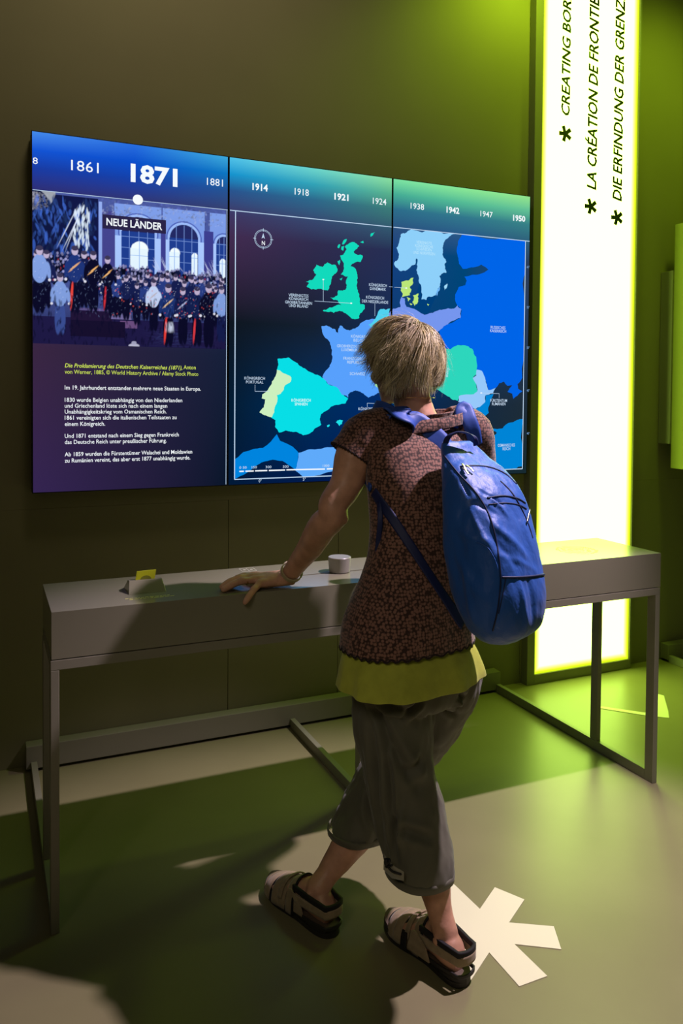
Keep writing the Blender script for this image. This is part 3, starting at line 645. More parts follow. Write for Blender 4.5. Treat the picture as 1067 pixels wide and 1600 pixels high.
# second desk at right
d2 = empty('display_desk', (2.9, -.5, 0), 'neighbouring desk whose wall beam and foot bar show at the right frame edge', 'desk')
box('wall_beam', 1.990, 3.6, -.062, -.004, .012, .095, M_steel, d2)
box('foot_bar', 1.992, 2.014, -1.026, -.062, .001, .040, M_steel, d2)
box('leg', 1.992, 2.014, -1.066, -1.026, 0, .712, M_steel, d2); box('leg', 3.55, 3.572, -1.066, -1.026, 0, .712, M_steel, d2)
box('foot_bar', 3.55, 3.572, -1.026, -.062, .001, .040, M_steel, d2); box('desk_box', 1.99, 3.6, -1.066, -.725, .7126, .8692, M_desk, d2)

# turning knob
kn = empty('control_knob', (-.36, -.908, TZT), 'round grey knob with pale blue-lit top standing in the desk slot', 'knob')
bm = bmesh.new(); R = []
for z, r_ in ((.002, .0335), (.004, .0345), (.046, .0375), (.0495, .0375), (.051, .036)): R.append(sring(bm, V((-.36, -.908, TZT+z)), V((1, 0, 0)), V((0, 1, 0)), r_, r_, 2, 48))
skinrings(bm, R); bmesh.ops.recalc_face_normals(bm, faces=bm.faces); frombm('grip', bm, mat('knob_grey', (.27, .26, .22), .35, spec=.6), kn, bevel=0)
bm = bmesh.new(); R = [sring(bm, V((-.36, -.908, TZT+z)), V((1, 0, 0)), V((0, 1, 0)), .028, .028, 2, 32) for z in (0, .0022)]; skinrings(bm, R); frombm('base_ring', bm, M_black, kn)
# card holder
ch = empty('card_holder', (-.985, -.91, TZT), 'small grey wedge holder with a yellow card on the left of the desk', 'card holder')
def W3(L): return [V(p) for p in L]
bm = bmesh.new(); A = W3([(-1.045, -.955, TZT), (-.937, -.955, TZT), (-.937, -.862, TZT), (-1.045, -.862, TZT)]); B = W3([(-1.038, -.918, TZT+.031), (-.942, -.918, TZT+.031), (-.942, -.896, TZT+.031), (-1.038, -.896, TZT+.031)])
va = [bm.verts.new(p) for p in A]; vb = [bm.verts.new(p) for p in B]; bm.faces.new(va); bm.faces.new(vb)
for i in range(4): bm.faces.new((va[i], va[(i+1) % 4], vb[(i+1) % 4], vb[i]))
bmesh.ops.recalc_face_normals(bm, faces=bm.faces); frombm('wedge', bm, M_desk, ch, bevel=.001)
M_card = mat('yellow_card', (.58, .62, .02), .4)
prism('card', [(-1.018, -.909, TZT+.0312), (-.962, -.909, TZT+.0312), (-.958, -.909, TZT+.057), (-1.014, -.909, TZT+.056)], (0, 1, 0), M_card, ch, thick=.0035)
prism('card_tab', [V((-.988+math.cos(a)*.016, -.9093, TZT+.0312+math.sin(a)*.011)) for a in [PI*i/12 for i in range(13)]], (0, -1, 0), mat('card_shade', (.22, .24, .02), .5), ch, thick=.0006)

# ------------------------------------------------------------------ woman leaning on the desk
pf = V((-.15, .989, 0)).normalized(); pr = V((pf.y, -pf.x, 0))     # facing / her right
woman = empty('person', (-.5, -1.42, 0), 'grey-haired woman in brown dotted top and olive cropped trousers leaning on the desk', 'person')
Zv = V((0, 0, 1))
def nz(P, s, o=0): return noise.noise(V((P.x*s+o, P.y*s+o*1.7, P.z*s-o)))

# -- feet frames
def foot_frame(heel, toe):
    d = (toe-heel); d.z = 0; L = d.length; d.normalize(); s = V((d.y, -d.x, 0)); return heel, d, s, L
LH, LD, LS, LL = foot_frame(V((-.352, -1.655, 0)), V((-.418, -1.375, 0)))      # left foot (rear)
RH, RD, RS, RL = foot_frame(V((-.575, -1.362, 0)), V((-.655, -1.092, 0)))      # right foot (forward)
def foot_bm(bm, H, D, S, side):
    # side: +1 when the big toe lies towards S
    ks = []
    for t, w, h, zc, off in ((.03, .020, .026, .052, 0), (.09, .030, .036, .060, 0), (.20, .034, .042, .066, 0), (.33, .034, .044, .070, .002), (.48, .037, .038, .062, .004), (.62, .042, .030, .053, .006), (.74, .045, .023, .046, .007), (.83, .042, .018, .041, .006), (.88, .034, .013, .038, .006)):
        ks.append((H+D*(t*.268)+S*(side*off)+Zv*zc, w, h))
    # rings across the foot axis
    rows = [(*k[0], k[1], k[2]) for k in ks]; R = []
    for q in interp(rows, 4): R.append(sring(bm, V(q[:3]), S, Zv, q[3], q[4], 2.3, 24))
    skinrings(bm, R)
    for i, (o, l, r_) in enumerate(((.030, .232, .0115), (.013, .236, .0085), (-.003, .229, .008), (-.018, .219, .0078), (-.032, .207, .0078))):
        a = H+D*.19+S*side*(o*.8)+Zv*.042; b = H+D*(l-.012)+S*side*(o+.004)+Zv*.040; limb(bm, [(a, r_), (a.lerp(b, .6)+Zv*.003, r_), (b, r_*.95)], 3, 12)
    return
body = bmesh.new()
foot_bm(body, LH, LD, LS, 1); foot_bm(body, RH, RD, RS, -1)
# joints
Lank = LH+LD*.062+Zv*.095; Rank = RH+RD*.062+Zv*.095
Lhip = W(622, 1035, 2.16); Lkn = W(646, 1255, 2.09)
Rhip = W(688, 1035, 2.22); Rkn = W(588, 1245, 2.31)
def leg(hip, kn, an, back):
    c1 = kn.lerp(an, .33)+back*.014; c2 = kn.lerp(an, .66)+back*.004
    limb(body, [(hip, .066), (hip.lerp(kn, .5), .060), (kn+Zv*.04, .050), (kn, .048), (kn-Zv*.05, .048), (c1, .052), (c2, .040), (an+(kn-an)*.16, .0315), (an, .033), (an-Zv*.03, .030)], 5, 28)
leg(Lhip, Lkn, Lank, -pf); leg(Rhip, Rkn, Rank, -pf)
for A, S_ in ((Lank, LS), (Rank, RS)):
    for s in (-1, 1): ellip(body, A+S_*s*.029+Zv*(-.006), (pr, pf, Zv), (.011, .014, .015), 12, 8)
# trunk
TR = [((640, 1050), 2.165, .138, .100), ((644, 1000), 2.165, .150, .105), ((648, 950), 2.17, .148, .104), ((655, 900), 2.185, .145, .100), ((660, 850), 2.205, .132, .092), ((661, 800), 2.225, .134, .094), ((659, 755), 2.245, .144, .098),
      ((655, 715), 2.265, .156, .092), ((652, 690), 2.285, .158, .080), ((652, 668), 2.30, .130, .062), ((652, 652), 2.31, .075, .052)]
loft(body, [(W(*p, Z), a*.97, b*.88) for p, Z, a, b in TR], pr, pf, 4, 36)
LSh = W(572, 682, 2.235); RSh = W(736, 676, 2.345)
for s_ in (LSh, RSh): ellip(body, s_, (pr, pf, Zv), (.058, .056, .056))
# neck and head
nb = W(655, 665, 2.30); hc = W(629, 566, 2.315)
hf = (pf + V((-.22, 0, -.24))).normalized(); hr = hf.cross(Zv).normalized(); hu = hr.cross(hf).normalized()
limb(body, [(nb, .060), (nb.lerp(hc-hu*.05, .45), .054), (hc-hu*.045-hf*.012, .054)], 5, 28)
hk = []
for t, a, b, o in ((-.105, .030, .030, .062), (-.095, .045, .052, .040), (-.07, .058, .074, .018), (-.04, .066, .086, .008), (0, .073, .094, 0), (.04, .074, .096, -.004), (.075, .066, .086, -.006), (.10, .048, .062, -.006), (.113, .024, .032, -.006)):
    hk.append((hc+hu*t+hf*o, a, b, 2.1))
loft(body, hk, hr, hf, 3, 36)
def HP(x, y, z): return hc+hr*x+hf*y+hu*z
limb(body, [(HP(0, .088, .012), .008), (HP(0, .102, -.012), .010), (HP(0, .110, -.027), .0125)], 4, 12); ellip(body, HP(.012, .096, -.03), (hr, hf, hu), (.009, .012, .008), 10, 8); ellip(body, HP(-.012, .096, -.03), (hr, hf, hu), (.009, .012, .008), 10, 8)
ellip(body, HP(0, .086, -.052), (hr, hf, hu), (.024, .010, .007), 14, 8); ellip(body, HP(0, .085, -.061), (hr, hf, hu), (.020, .010, .007), 14, 8); ellip(body, HP(0, .074, -.09), (hr, hf, hu), (.022, .020, .018), 14, 8)
for s in (-1, 1):
    ellip(body, HP(s*.042, .066, -.028), (hr, hf, hu), (.022, .022, .020), 14, 8); limb(body, [(HP(s*.018, .086, .0185), .004), (HP(s*.033, .0885, .0195), .0042), (HP(s*.048, .081, .0165), .004)], 4, 10); limb(body, [(HP(s*.018, .084, -.002), .0038), (HP(s*.033, .086, -.004), .004), (HP(s*.048, .079, -.001), .0038)], 4, 10); limb(body, [(HP(s*.014, .090, .026), .006), (HP(s*.034, .088, .028), .0075), (HP(s*.054, .072, .022), .006)], 4, 10)
    limb(body, [(HP(s*.076, -.002, .018), .008), (HP(s*.083, -.010, .022), .007), (HP(s*.086, -.014, .005), .006), (HP(s*.082, -.006, -.016), .007), (HP(s*.075, .002, -.024), .007)], 4, 10)
# left arm, propped on the desk
Lel = W(520, 806, 2.18); Lwr = V((-.585, -1.035, .902)); sh_ = LSh
limb(body, [(LSh+V((-.012, 0, -.01)), .056), (LSh.lerp(Lel, .25)+V((-.012, 0, 0)), .053), (LSh.lerp(Lel, .6), .046), (Lel+Zv*.03, .040), (Lel, .0395), (Lel.lerp(Lwr, .18)+V((-.008, 0, 0)), .0415), (Lel.lerp(Lwr, .45), .0375), (Lel.lerp(Lwr, .75), .030), (Lwr, .0265)], 6, 28)
ellip(body, Lel+V((.022, -.018, -.006)), (pr, pf, Zv), (.016, .016, .018), 12, 8)
# right arm, forearm resting on the desk in front of her
Rel = W(742, 752, 2.50); Rwr = W(690, 742, 2.49)
limb(body, [(RSh+V((.008, 0, -.01)), .052), (RSh.lerp(Rel, .5), .043), (Rel, .036), (Rel.lerp(Rwr, .35), .036), (Rel.lerp(Rwr, .8), .026), (Rwr, .0225)], 6, 24)
def palm(bm, wr, k1, k4, th=.013):
    # slab from wrist to the knuckle row
    c = (k1+k4)/2; ax = (c-wr); s = (k1-k4).normalized(); up = s.cross(ax).normalized()
    if up.z < 0: up = -up
    rows = []
    for t, w, h in ((-.12, .026, .023), (.0, .028, .023), (.3, .035, .022), (.65, .041, .020), (1.0, (k1-k4).length/2+.011, .0155), (1.1, (k1-k4).length/2+.004, .011)):
        p = wr+ax*t-up*.004; rows.append((*p, w, h))
    R = [sring(bm, V(q[:3]), s, up, q[3], q[4], 2.4, 22) for q in interp(rows, 4)]; skinrings(bm, R)
def hand(bm, wr, kn, tips, bends, thumb, rads=(.0118, .0122, .0118, .0102)):
    palm(bm, wr, kn[0], kn[3])
    for k, t, b, r_ in zip(kn, tips, bends, rads):
        m1 = k.lerp(t, .42)+Zv*b; m2 = k.lerp(t, .74)+Zv*b*.75; root = k.lerp(wr, .25)
        limb(bm, [(root, r_*1.05), (k+Zv*.001, r_*1.12), (k.lerp(m1, .5), r_), (m1, r_*1.06), (m1.lerp(m2, .5), r_*.93), (m2, r_*.97), (t, r_*.82)], 4, 14)
    limb(bm, [(thumb[0], .014), (thumb[1], .0125), (thumb[2], .0108), (thumb[3], .0088)], 5, 14)
zt = TZT
LK = [V((-.676, -.972, zt+.027)), V((-.688, -.996, zt+.028)), V((-.688, -1.022, zt+.026)), V((-.678, -1.046, zt+.021))]
LT = [V((-.752, -.975, zt+.0105)), V((-.782, -1.005, zt+.0105)), V((-.785, -1.034, zt+.0105)), V((-.737, -1.086, zt-.020))]
hand(body, Lwr, LK, LT, (.009, .010, .009, .005), (V((-.62, -1.0, zt+.022)), V((-.635, -.965, zt+.022)), V((-.665, -.935, zt+.014)), V((-.69, -.915, zt+.010))))
hx = (Rwr-Rel).normalized(); hy = -pf; hz_ = Zv
RK = [Rwr+hx*.075+hz_*z for z in (.030, .010, -.010, -.028)]
RT_ = [k+hx*.012-pf*.045-hz_*.004 for k in RK]
def fist(bm, wr, kn, tips):
    limb(bm, [(wr-hx*.02, .024), (wr, .023), (wr+hx*.03, .026)], 4, 18)
    palm(bm, wr, kn[0], kn[3])
    for k, t in zip(kn, tips): limb(bm, [(k.lerp(wr, .3), .011), (k, .0115), (k+hx*.022-pf*.008, .0108), (k+hx*.028-pf*.032, .0102), (t+hx*.004-pf*.002, .0098), (t-hx*.014, .009)], 4, 14)
    limb(bm, [(wr+hx*.02+hz_*.012, .015), (wr+hx*.045+hz_*.035-pf*.018, .0125), (wr+hx*.062+hz_*.036-pf*.038, .011), (wr+hx*.068+hz_*.020-pf*.052, .0095)], 5, 14)
fist(body, Rwr, RK, RT_)
def skinpost(c, n):
    return c + n*(.0006*nz(c, 60)+.0010*nz(c, 28, 3))
remeshed('body', body, M_skin, woman, .0032, 5, skinpost)

# eyes, lips
M_eye = mat('eye_white', (.7, .68, .64), .2); M_iris = mat('iris', (.05, .08, .09), .2)
for s in (-1, 1):
    bm = bmesh.new(); ellip(bm, HP(s*.033, .0785, .008), (hr, hf, hu), (.0115, .0105, .0078), 16, 10); e = frombm('eye', bm, M_eye, woman, smooth=True)
    bm = bmesh.new(); ellip(bm, HP(s*.033, .0862, .007), (hr, hf, hu), (.0050, .0032, .0050), 12, 8); frombm('iris', bm, M_iris, e, smooth=True)

# -- brown dotted tunic
def tunic_mat():
    M = mat('dotted_brown_knit', (.2, .1, .07), .75, spec=.2, sheen=.3); nt = M.node_tree; b = nt.nodes['Principled BSDF']
    tc = nt.nodes.new('ShaderNodeTexCoord'); vo = nt.nodes.new('ShaderNodeTexVoronoi'); vo.inputs['Scale'].default_value = 125; vo.inputs['Randomness'].default_value = .55
    mr = nt.nodes.new('ShaderNodeMapRange'); mr.inputs[1].default_value = .38; mr.inputs[2].default_value = .62
    mx = nt.nodes.new('ShaderNodeMix'); mx.data_type = 'RGBA'; mx.inputs[6].default_value = (.27, .135, .095, 1); mx.inputs[7].default_value = (.045, .022, .016, 1)
    nt.links.new(tc.outputs['Object'], vo.inputs['Vector']); nt.links.new(vo.outputs['Distance'], mr.inputs[0]); nt.links.new(mr.outputs[0], mx.inputs[0]); nt.links.new(mx.outputs[2], b.inputs['Base Color'])
    bp = nt.nodes.new('ShaderNodeBump'); bp.inputs['Strength'].default_value = .3; bp.inputs['Distance'].default_value = .001; bp.invert = True
    nt.links.new(vo.outputs['Distance'], bp.inputs['Height']); nt.links.new(bp.outputs[0], b.inputs['Normal']); return M
M_tun = tunic_mat(); M_hem = mat('dark_brown_edging', (.018, .008, .008), .8)
M_green = mat('lime_jersey', (.46, .50, .055), .8, spec=.2, sheen=.2, var=.12, vscale=30, bump=(90, .3, .001, (1, 1, 4)))
M_olive = mat('olive_cotton', (.125, .122, .082), .72, spec=.3, sheen=.15, var=.08, vscale=14, bump=(35, .25, .002, (1, 1, .5)))
def clothdisp(amp, s, o=0, stretch=.35, lowz=None):
    def f(P, N, t):
        k = 1.0
        if lowz is not None: k = max(0, min(1, (lowz-P.z)/.25))
        q = V((P.x*s, P.y*s, P.z*s*stretch)); return P+N*amp*k*(noise.noise(q+V((o, o, o)))+.4*noise.noise(q*2.3+V((o, 0, 0))))
    return f
TU = [((637, 1003), 2.130, .1925, .130), ((637, 975), 2.135, .186, .128), ((640, 945), 2.145, .175, .122), ((648, 905), 2.160, .158, .112), ((655, 865), 2.180, .147, .104), ((659, 825), 2.200, .147, .103), ((659, 785), 2.220, .153, .107),
      ((657, 750), 2.240, .162, .108), ((654, 720), 2.262, .170, .102), ((653, 695), 2.280, .178, .094), ((652, 672), 2.297, .168, .080), ((653, 660), 2.305, .135, .072), ((655, 654), 2.310, .104, .068)]
bm = bmesh.new()
loft(bm, [(W(*p, Z), a, b, 2.3) for p, Z, a, b in TU], pr, pf, 6, 110, False, False, clothdisp(.0055, 13, 2, .4))
# sleeves join by remeshing a closed shell would lose the open hem: keep them as overlapping open tubes
def tube_open(bm, pts, nsub, seg, disp=None, ref=None):
    rows = [(*p[0], p[1], p[2]) for p in pts]; Q = interp(rows, nsub); P = [V(q[:3]) for q in Q]; R = []
    for i, q in enumerate(Q):
        t = (P[min(i+1, len(P)-1)]-P[max(i-1, 0)]).normalized(); x = (ref-t*ref.dot(t)).normalized(); y = t.cross(x); R.append(sring(bm, P[i], x, y, q[3], q[4], 2, seg, disp))
    skinrings(bm, R, False, False); return R
sleeve_dirL = (Lel-LSh).normalized()
r1 = tube_open(bm, [(W(608, 664, 2.27), .044, .042), (W(592, 668, 2.25), .056, .056), (W(573, 680, 2.238), .065, .064), (W(560, 700, 2.23), .066, .064), (W(551, 714, 2.225), .070, .067)], 5, 64, clothdisp(.004, 22, 9, 1), Zv)
r2 = tube_open(bm, [(W(700, 664, 2.325), .050, .042), (W(715, 666, 2.335), .060, .056), (RSh, .064, .062), (RSh+V((.02, .02, -.05)), .066, .064), (RSh+V((.03, .035, -.085)), .068, .066)], 5, 64, clothdisp(.004, 22, 5, 1), Zv)
bmesh.ops.recalc_face_normals(bm, faces=bm.faces)
tun = frombm('tunic', bm, M_tun, woman, smooth=True)
sd = tun.modifiers.new('thick', 'SOLIDIFY'); sd.thickness = .0022; sd.offset = 0
def hemline(pts, amp, per, rad, name, parent):
    bm = bmesh.new(); n_ = len(pts); P = []
    for i in range(n_*3+1):
        a = pts[(i//3) % n_]; b = pts[(i//3+1) % n_]; p = a.lerp(b, (i % 3)/3)
        P.append(p+V((0, 0, amp*math.sin(i*per))))
    R = []
    for i, p in enumerate(P):
        t = (P[(i+1) % len(P)]-P[i-1]).normalized(); x = Zv-t*Zv.dot(t); x.normalize(); R.append(sring(bm, p, x, t.cross(x), rad*1.3, rad, 2, 6))
    skinrings(bm, R); bmesh.ops.recalc_face_normals(bm, faces=bm.faces); return frombm(name, bm, M_hem, parent, smooth=True)
me = tun.data; c_, Z_, a_, b_ = W(632, 1003, 2.130), 0, .1925, .130
hem = [me.vertices[i].co.copy() for i in range(0, 110)]
hemline(hem, .0034, .75, .0022, 'hem_edging', tun)
off_l = 110*(6*(len(TU)-1)+1); nr = 21
hemL = [me.vertices[off_l+64*(nr-1)+i].co.copy() for i in range(64)]; hemline(hemL, .002, 1.3, .0018, 'sleeve_edging', tun)
hemR = [me.vertices[off_l+64*nr+64*(nr-1)+i].co.copy() for i in range(64)]; hemline(hemR, .002, 1.3, .0018, 'sleeve_edging', tun)
# standing collar, loosely gathered
bm = bmesh.new()
ct = (pr+Zv*.10).normalized()
loft(bm, [(W(654, 668, 2.298), .126, .082), (W(655, 661, 2.302), .108, .078), (W(657, 655, 2.306), .098, .076), (W(659, 645, 2.310), .100, .082)], ct, pf, 4, 90, False, False, clothdisp(.005, 22, 3, .6))
loft(bm, [(W(660, 669, 2.292), .128, .092), (W(664, 661, 2.296), .120, .092), (W(667, 653, 2.302), .112, .090), (W(669, 649, 2.306), .108, .087)], (pr+Zv*.14).normalized(), pf, 4, 90, False, False, clothdisp(.005, 24, 8, .6))
cl = frombm('collar', bm, M_tun, tun, smooth=True); s_ = cl.modifiers.new('t', 'SOLIDIFY'); s_.thickness = .002
# -- lime undershirt
GU = [((643, 1058), 2.118, .208, .138), ((643, 1045), 2.120, .204, .135), ((641, 1020), 2.126, .193, .126), ((638, 995), 2.135, .176, .115), ((638, 960), 2.145, .158, .105)]
def gdisp(P, N, t):
    k = max(0, min(1, (.80-P.z)/.14)); return P+N*k*(.007*math.sin(t*9+1)+.004*math.sin(t*17))+Zv*(-.012*k*math.cos(t+2.2))
bm = bmesh.new(); loft(bm, [(W(*p, Z), a, b, 2.4) for p, Z, a, b in GU], pr, pf, 6, 110, False, False, gdisp)
gs = frombm('undershirt', bm, M_green, woman, smooth=True); s_ = gs.modifiers.new('t', 'SOLIDIFY'); s_.thickness = .002

# -- cropped trousers
bm = bmesh.new()
loft(bm, [(W(636, 930, 2.16), .150, .10), (W(636, 975, 2.155), .172, .118), (W(640, 1020, 2.155), .180, .126), (W(646, 1065, 2.16), .176, .122), (W(650, 1092, 2.165), .150, .108)], pr, pf, 4, 44)
LG = [((612, 1040), 2.155, .098, .112), ((611, 1085), 2.15, .101, .112), ((614, 1140), 2.125, .102, .106), ((622, 1190), 2.105, .096, .098), ((632, 1235), 2.09, .093, .095), ((643, 1285), 2.075, .092, .095), ((652, 1325), 2.06, .090, .092), ((655, 1350), 2.05, .086, .088), ((656, 1362), 2.045, .078, .082)]
loft(bm, [(W(*p, Z), a, b, 2.2) for p, Z, a, b in LG], pr, pf, 5, 40)
RG = [((694, 1035), 2.22, .092, .108), ((690, 1075), 2.235, .098, .105), ((676, 1115), 2.26, .100, .102), ((644, 1165), 2.29, .098, .100), ((606, 1210), 2.305, .090, .094), ((582, 1250), 2.30, .083, .088), ((567, 1278), 2.285, .080, .084), ((558, 1297), 2.27, .078, .080)]
loft(bm, [(W(*p, Z), a, b, 2.2) for p, Z, a, b in RG], pr, pf, 5, 40)
folds = []
def crease(a, b, w, d): folds.append((a, b, w, d))
for (u0, v0, u1, v1, Z, w, d) in ((575, 1095, 640, 1105, 2.03, .010, .010), (570, 1075, 606, 1140, 2.05, .010, .008), (590, 1130, 650, 1225, 2.01, .013, .010), (575, 1150, 590, 1290, 2.03, .012, .012), (600, 1180, 612, 1335, 1.98, .010, .010),
                                  (655, 1095, 630, 1120, 2.03, .008, .010), (700, 1075, 725, 1090, 2.13, .008, .009), (690, 1090, 715, 1125, 2.13, .009, .009), (640, 1215, 690, 1195, 1.98, .012, .008), (612, 1300, 680, 1312, 1.96, .011, .008), (620, 1265, 600, 1330, 1.97, .009, .009), (560, 1230, 590, 1300, 2.2, .012, .010)):
    crease(W(u0, v0, Z), W(u1, v1, Z), w, d)
def trpost(c, n):
    q = V((c.x*11, c.y*11, c.z*5)); d = .009*noise.noise(q)+.005*noise.noise(q*2.5+V((3, 1, 0)))+.0022*noise.noise(q*6)
    for a, b, w, dd in folds:
        ab = b-a; r_ = c-a; r_ = r_; 
        # distance measured across the sight of the cloth surface, ignoring depth along its normal
        r2 = r_-n*r_.dot(n); e = ab-n*ab.dot(n); L2 = e.length_squared
        if L2 < 1e-6 or abs(r_.dot(n)) > .14: continue
        t = r2.dot(e)/L2
        if -.2 < t < 1.2:
            x = (r2-e*t).length; k = math.sin(PI*min(max((t+.2)/1.4, 0), 1)); d += -1.5*dd*k*math.exp(-(x/w)**2)+dd*.9*k*math.exp(-((x-w*1.9)/w)**2)
    return c+n*d
tr = remeshed('cropped_trousers', bm, M_olive, woman, .0055, 6, trpost)
# hems and draw cord
hz = W(656, 1360, 2.045)
def hemband(c, a, b, n, h, name):
    bm = bmesh.new(); R = []
    for z, k in ((0, 1.0), (-h*.3, 1.02), (-h, 1.0), (-h, .965), (-h*.3, .96)): R.append(sring(bm, c+Zv*z, pr, pf, a*k, b*k, n, 64, clothdisp(.004, 20, 4)))
    R.append(R[0]); 
    for A, B in zip(R, R[1:]):
        for i in range(64):
            try: bm.faces.new((A[i], A[(i+1) % 64], B[(i+1) % 64], B[i]))
            except ValueError: pass
    bmesh.ops.recalc_face_normals(bm, faces=bm.faces); return frombm(name, bm, M_olive, tr, smooth=True)
hemband(W(656, 1352, 2.048), .0865, .089, 2.2, .022, 'leg_hem'); hemband(W(559, 1291, 2.272), .0805, .083, 2.2, .020, 'leg_hem')
tabc = W(618, 1352, 1.99)
M_cord = mat('black_cord', (.008, .008, .008), .6)
bm = bmesh.new(); ta = W(602, 1335, 1.985); limb(bm, [(W(600, 1338, 1.975), .0028), (W(604, 1350, 1.962), .003), (W(612, 1361, 1.955), .003), (W(626, 1366, 1.95), .0028)], 5, 8); limb(bm, [(W(601, 1342, 1.972), .003), (W(609, 1344, 1.955), .0032), (W(603, 1354, 1.962), .003), (W(612, 1352, 1.952), .003)], 5, 8)
frombm('draw_cord', bm, M_cord, tr, smooth=True)
bm = bmesh.new(); ellip(bm, W(604, 1347, 1.960), (pr, pf, Zv), (.007, .006, .009), 12, 8); frombm('cord_stop', bm, M_cord, tr, smooth=True)
prism('hem_tab', [W(600, 1334, 1.972), W(614, 1352, 1.955), W(631, 1362, 1.950), W(631, 1376, 1.952), W(612, 1372, 1.957), W(599, 1358, 1.970)], -FW, mat('pale_tab', (.30, .29, .22), .7), tr, thick=.0015)

# -- sandals
M_nub = mat('beige_nubuck', (.34, .26, .155), .8, spec=.25, sheen=.2, var=.16, vscale=55, bump=(160, .3, .0008)); M_sole = mat('dark_rubber', (.022, .02, .017), .5); M_lining = mat('black_neoprene', (.01, .009, .01), .8); M_foot = mat('insole_brown', (.12, .085, .055), .7)
def sandal(H, D, S, side, label):
    L = .292; H0 = H-D*.014
    root = bpy.data.objects.new('sandal', None); COL.objects.link(root); root.parent = woman; root['label'] = label
    prof = [(0, .0), (.02, .018), (.06, .029), (.14, .036), (.28, .036), (.42, .035), (.56, .041), (.70, .047), (.82, .046), (.92, .037), (.975, .022), (1, .0)]
    def outline(k, n=64):
        q = interp([np.array(p_) for p_ in prof], 5); up = [H0+D*(p_[0]*L)+S*((p_[1]*k)+side*.006*math.sin(PI*min(1, p_[0]*1.1))) for p_ in q]; dn = [H0+D*(p_[0]*L)-S*((p_[1]*k)-side*.006*math.sin(PI*min(1, p_[0]*1.1))) for p_ in q]
        return up+dn[::-1][1:-1]
    def slab(name, z0, z1, k, mt, lift):
        bm = bmesh.new(); o = outline(k); R = []
        for z, kk in ((z0, .95), (z0+.003, 1.0), (z1-.002, 1.0), (z1, .98)):
            oo = outline(k*kk); R.append([bm.verts.new(p_+Zv*(z+lift*max(0, ((p_-H0).dot(D)/L-.78))**1.4*.25)) for p_ in oo])
        skinrings(bm, R); bmesh.ops.recalc_face_normals(bm, faces=bm.faces); return frombm(name, bm, mt, root, smooth=False)
    slab('outsole', .0, .014, 1.0, M_sole, .5); slab('midsole', .0142, .026, .985, M_sole, .5); slab('footbed', .0262, .031, .93, M_foot, .5)
    def sec(t):
        # foot section at t of the length: half width, height of the top above the floor
        w = float(np.interp(t, [0, .1, .25, .4, .55, .7, .8, .9, 1], [.022, .036, .041, .041, .044, .050, .050, .041, .016])); h = float(np.interp(t, [.3, .42, .52, .64, .76, .86, .93, 1], [.118, .112, .096, .082, .072, .060, .050, .036]))
        return w, h
    def band(name, t0, t1, mt, k=1.0, a0=0, a1=PI, lowz=.016, nt=6, dz=0, skew=0):
        bm = bmesh.new(); G = []
        for i in range(nt+1):
            row = []
            for j in range(25):
                a = a0+(a1-a0)*j/24; t = t0+(t1-t0)*i/nt+skew*math.cos(a)*side; w, h = sec(t)
                edge = .0012*(1-abs(2*i/nt-1)**4)
                row.append(bm.verts.new(H0+D*(t*L)+S*(math.copysign(abs(math.cos(a))**.8, math.cos(a))*(w*k+edge)+side*.006)+Zv*(lowz+(h*k+dz+edge-lowz)*max(math.sin(a), 0)**.85)))
            G.append(row)
        for A, B in zip(G, G[1:]):
            for j in range(24): bm.faces.new((A[j], A[j+1], B[j+1], B[j]))
        bmesh.ops.recalc_face_normals(bm, faces=bm.faces); o = frombm(name, bm, mt, root, smooth=True); s = o.modifiers.new('t', 'SOLIDIFY'); s.thickness = .003; s.offset = 0; return o
    band('toe_strap', .90, .985, M_nub, 1.0); band('toe_strap', .765, .875, M_nub, 1.0, skew=.012); band('instep_strap', .655, .75, M_nub, 1.02, skew=-.015); band('instep_strap', .54, .64, M_nub, 1.0, skew=.012)
    band('upper_lining', .46, .93, M_lining, .965); band('velcro_strap', .575, .625, M_nub, 1.07, .05, PI*.95, .03, skew=.01)
    band('ankle_collar', .44, .535, M_nub, 1.03); band('collar_lining', .425, .452, M_lining, 1.04)
    # heel counter: strap round the back of the heel with padded lining
    def heel(name, z0, z1, r_, mt, thick, xo=0, tend=.47, slope=.022, zend=0):
        bm = bmesh.new(); G = []
        for i in range(5):
            row = []
            for j in range(41):
                a = -PI/2+PI*j/40; c_ = math.cos(a); s_ = math.sin(a)   # back half ellipse from side to side, then forward
                x = .10-(.10-xo)*c_ if True else 0
                t = x*(1-abs(s_)**6)+tend*abs(s_)**6 if abs(s_) > .75 else x
                w = .041*r_; rise = slope*abs(s_)**3+zend*abs(s_)**8
                row.append(bm.verts.new(H0+D*(t*L)+S*(s_*w+side*.004)+Zv*(z0+(z1-z0)*i/4+rise)))
            G.append(row)
        for A, B in zip(G, G[1:]):
            for j in range(40): bm.faces.new((A[j], A[j+1], B[j+1], B[j]))
        bmesh.ops.recalc_face_normals(bm, faces=bm.faces); o = frombm(name, bm, mt, root, smooth=True); s = o.modifiers.new('t', 'SOLIDIFY'); s.thickness = thick; s.offset = 0; return o
    heel('heel_strap', .060, .083, 1.03, M_nub, .004, -.02, .44, -.004); heel('heel_padding', .080, .094, 1.0, M_lining, .008, -.012, .44, .0, .008)
    heel('heel_cup', .026, .036, 1.0, M_sole, .004, -.01, .30, .0)
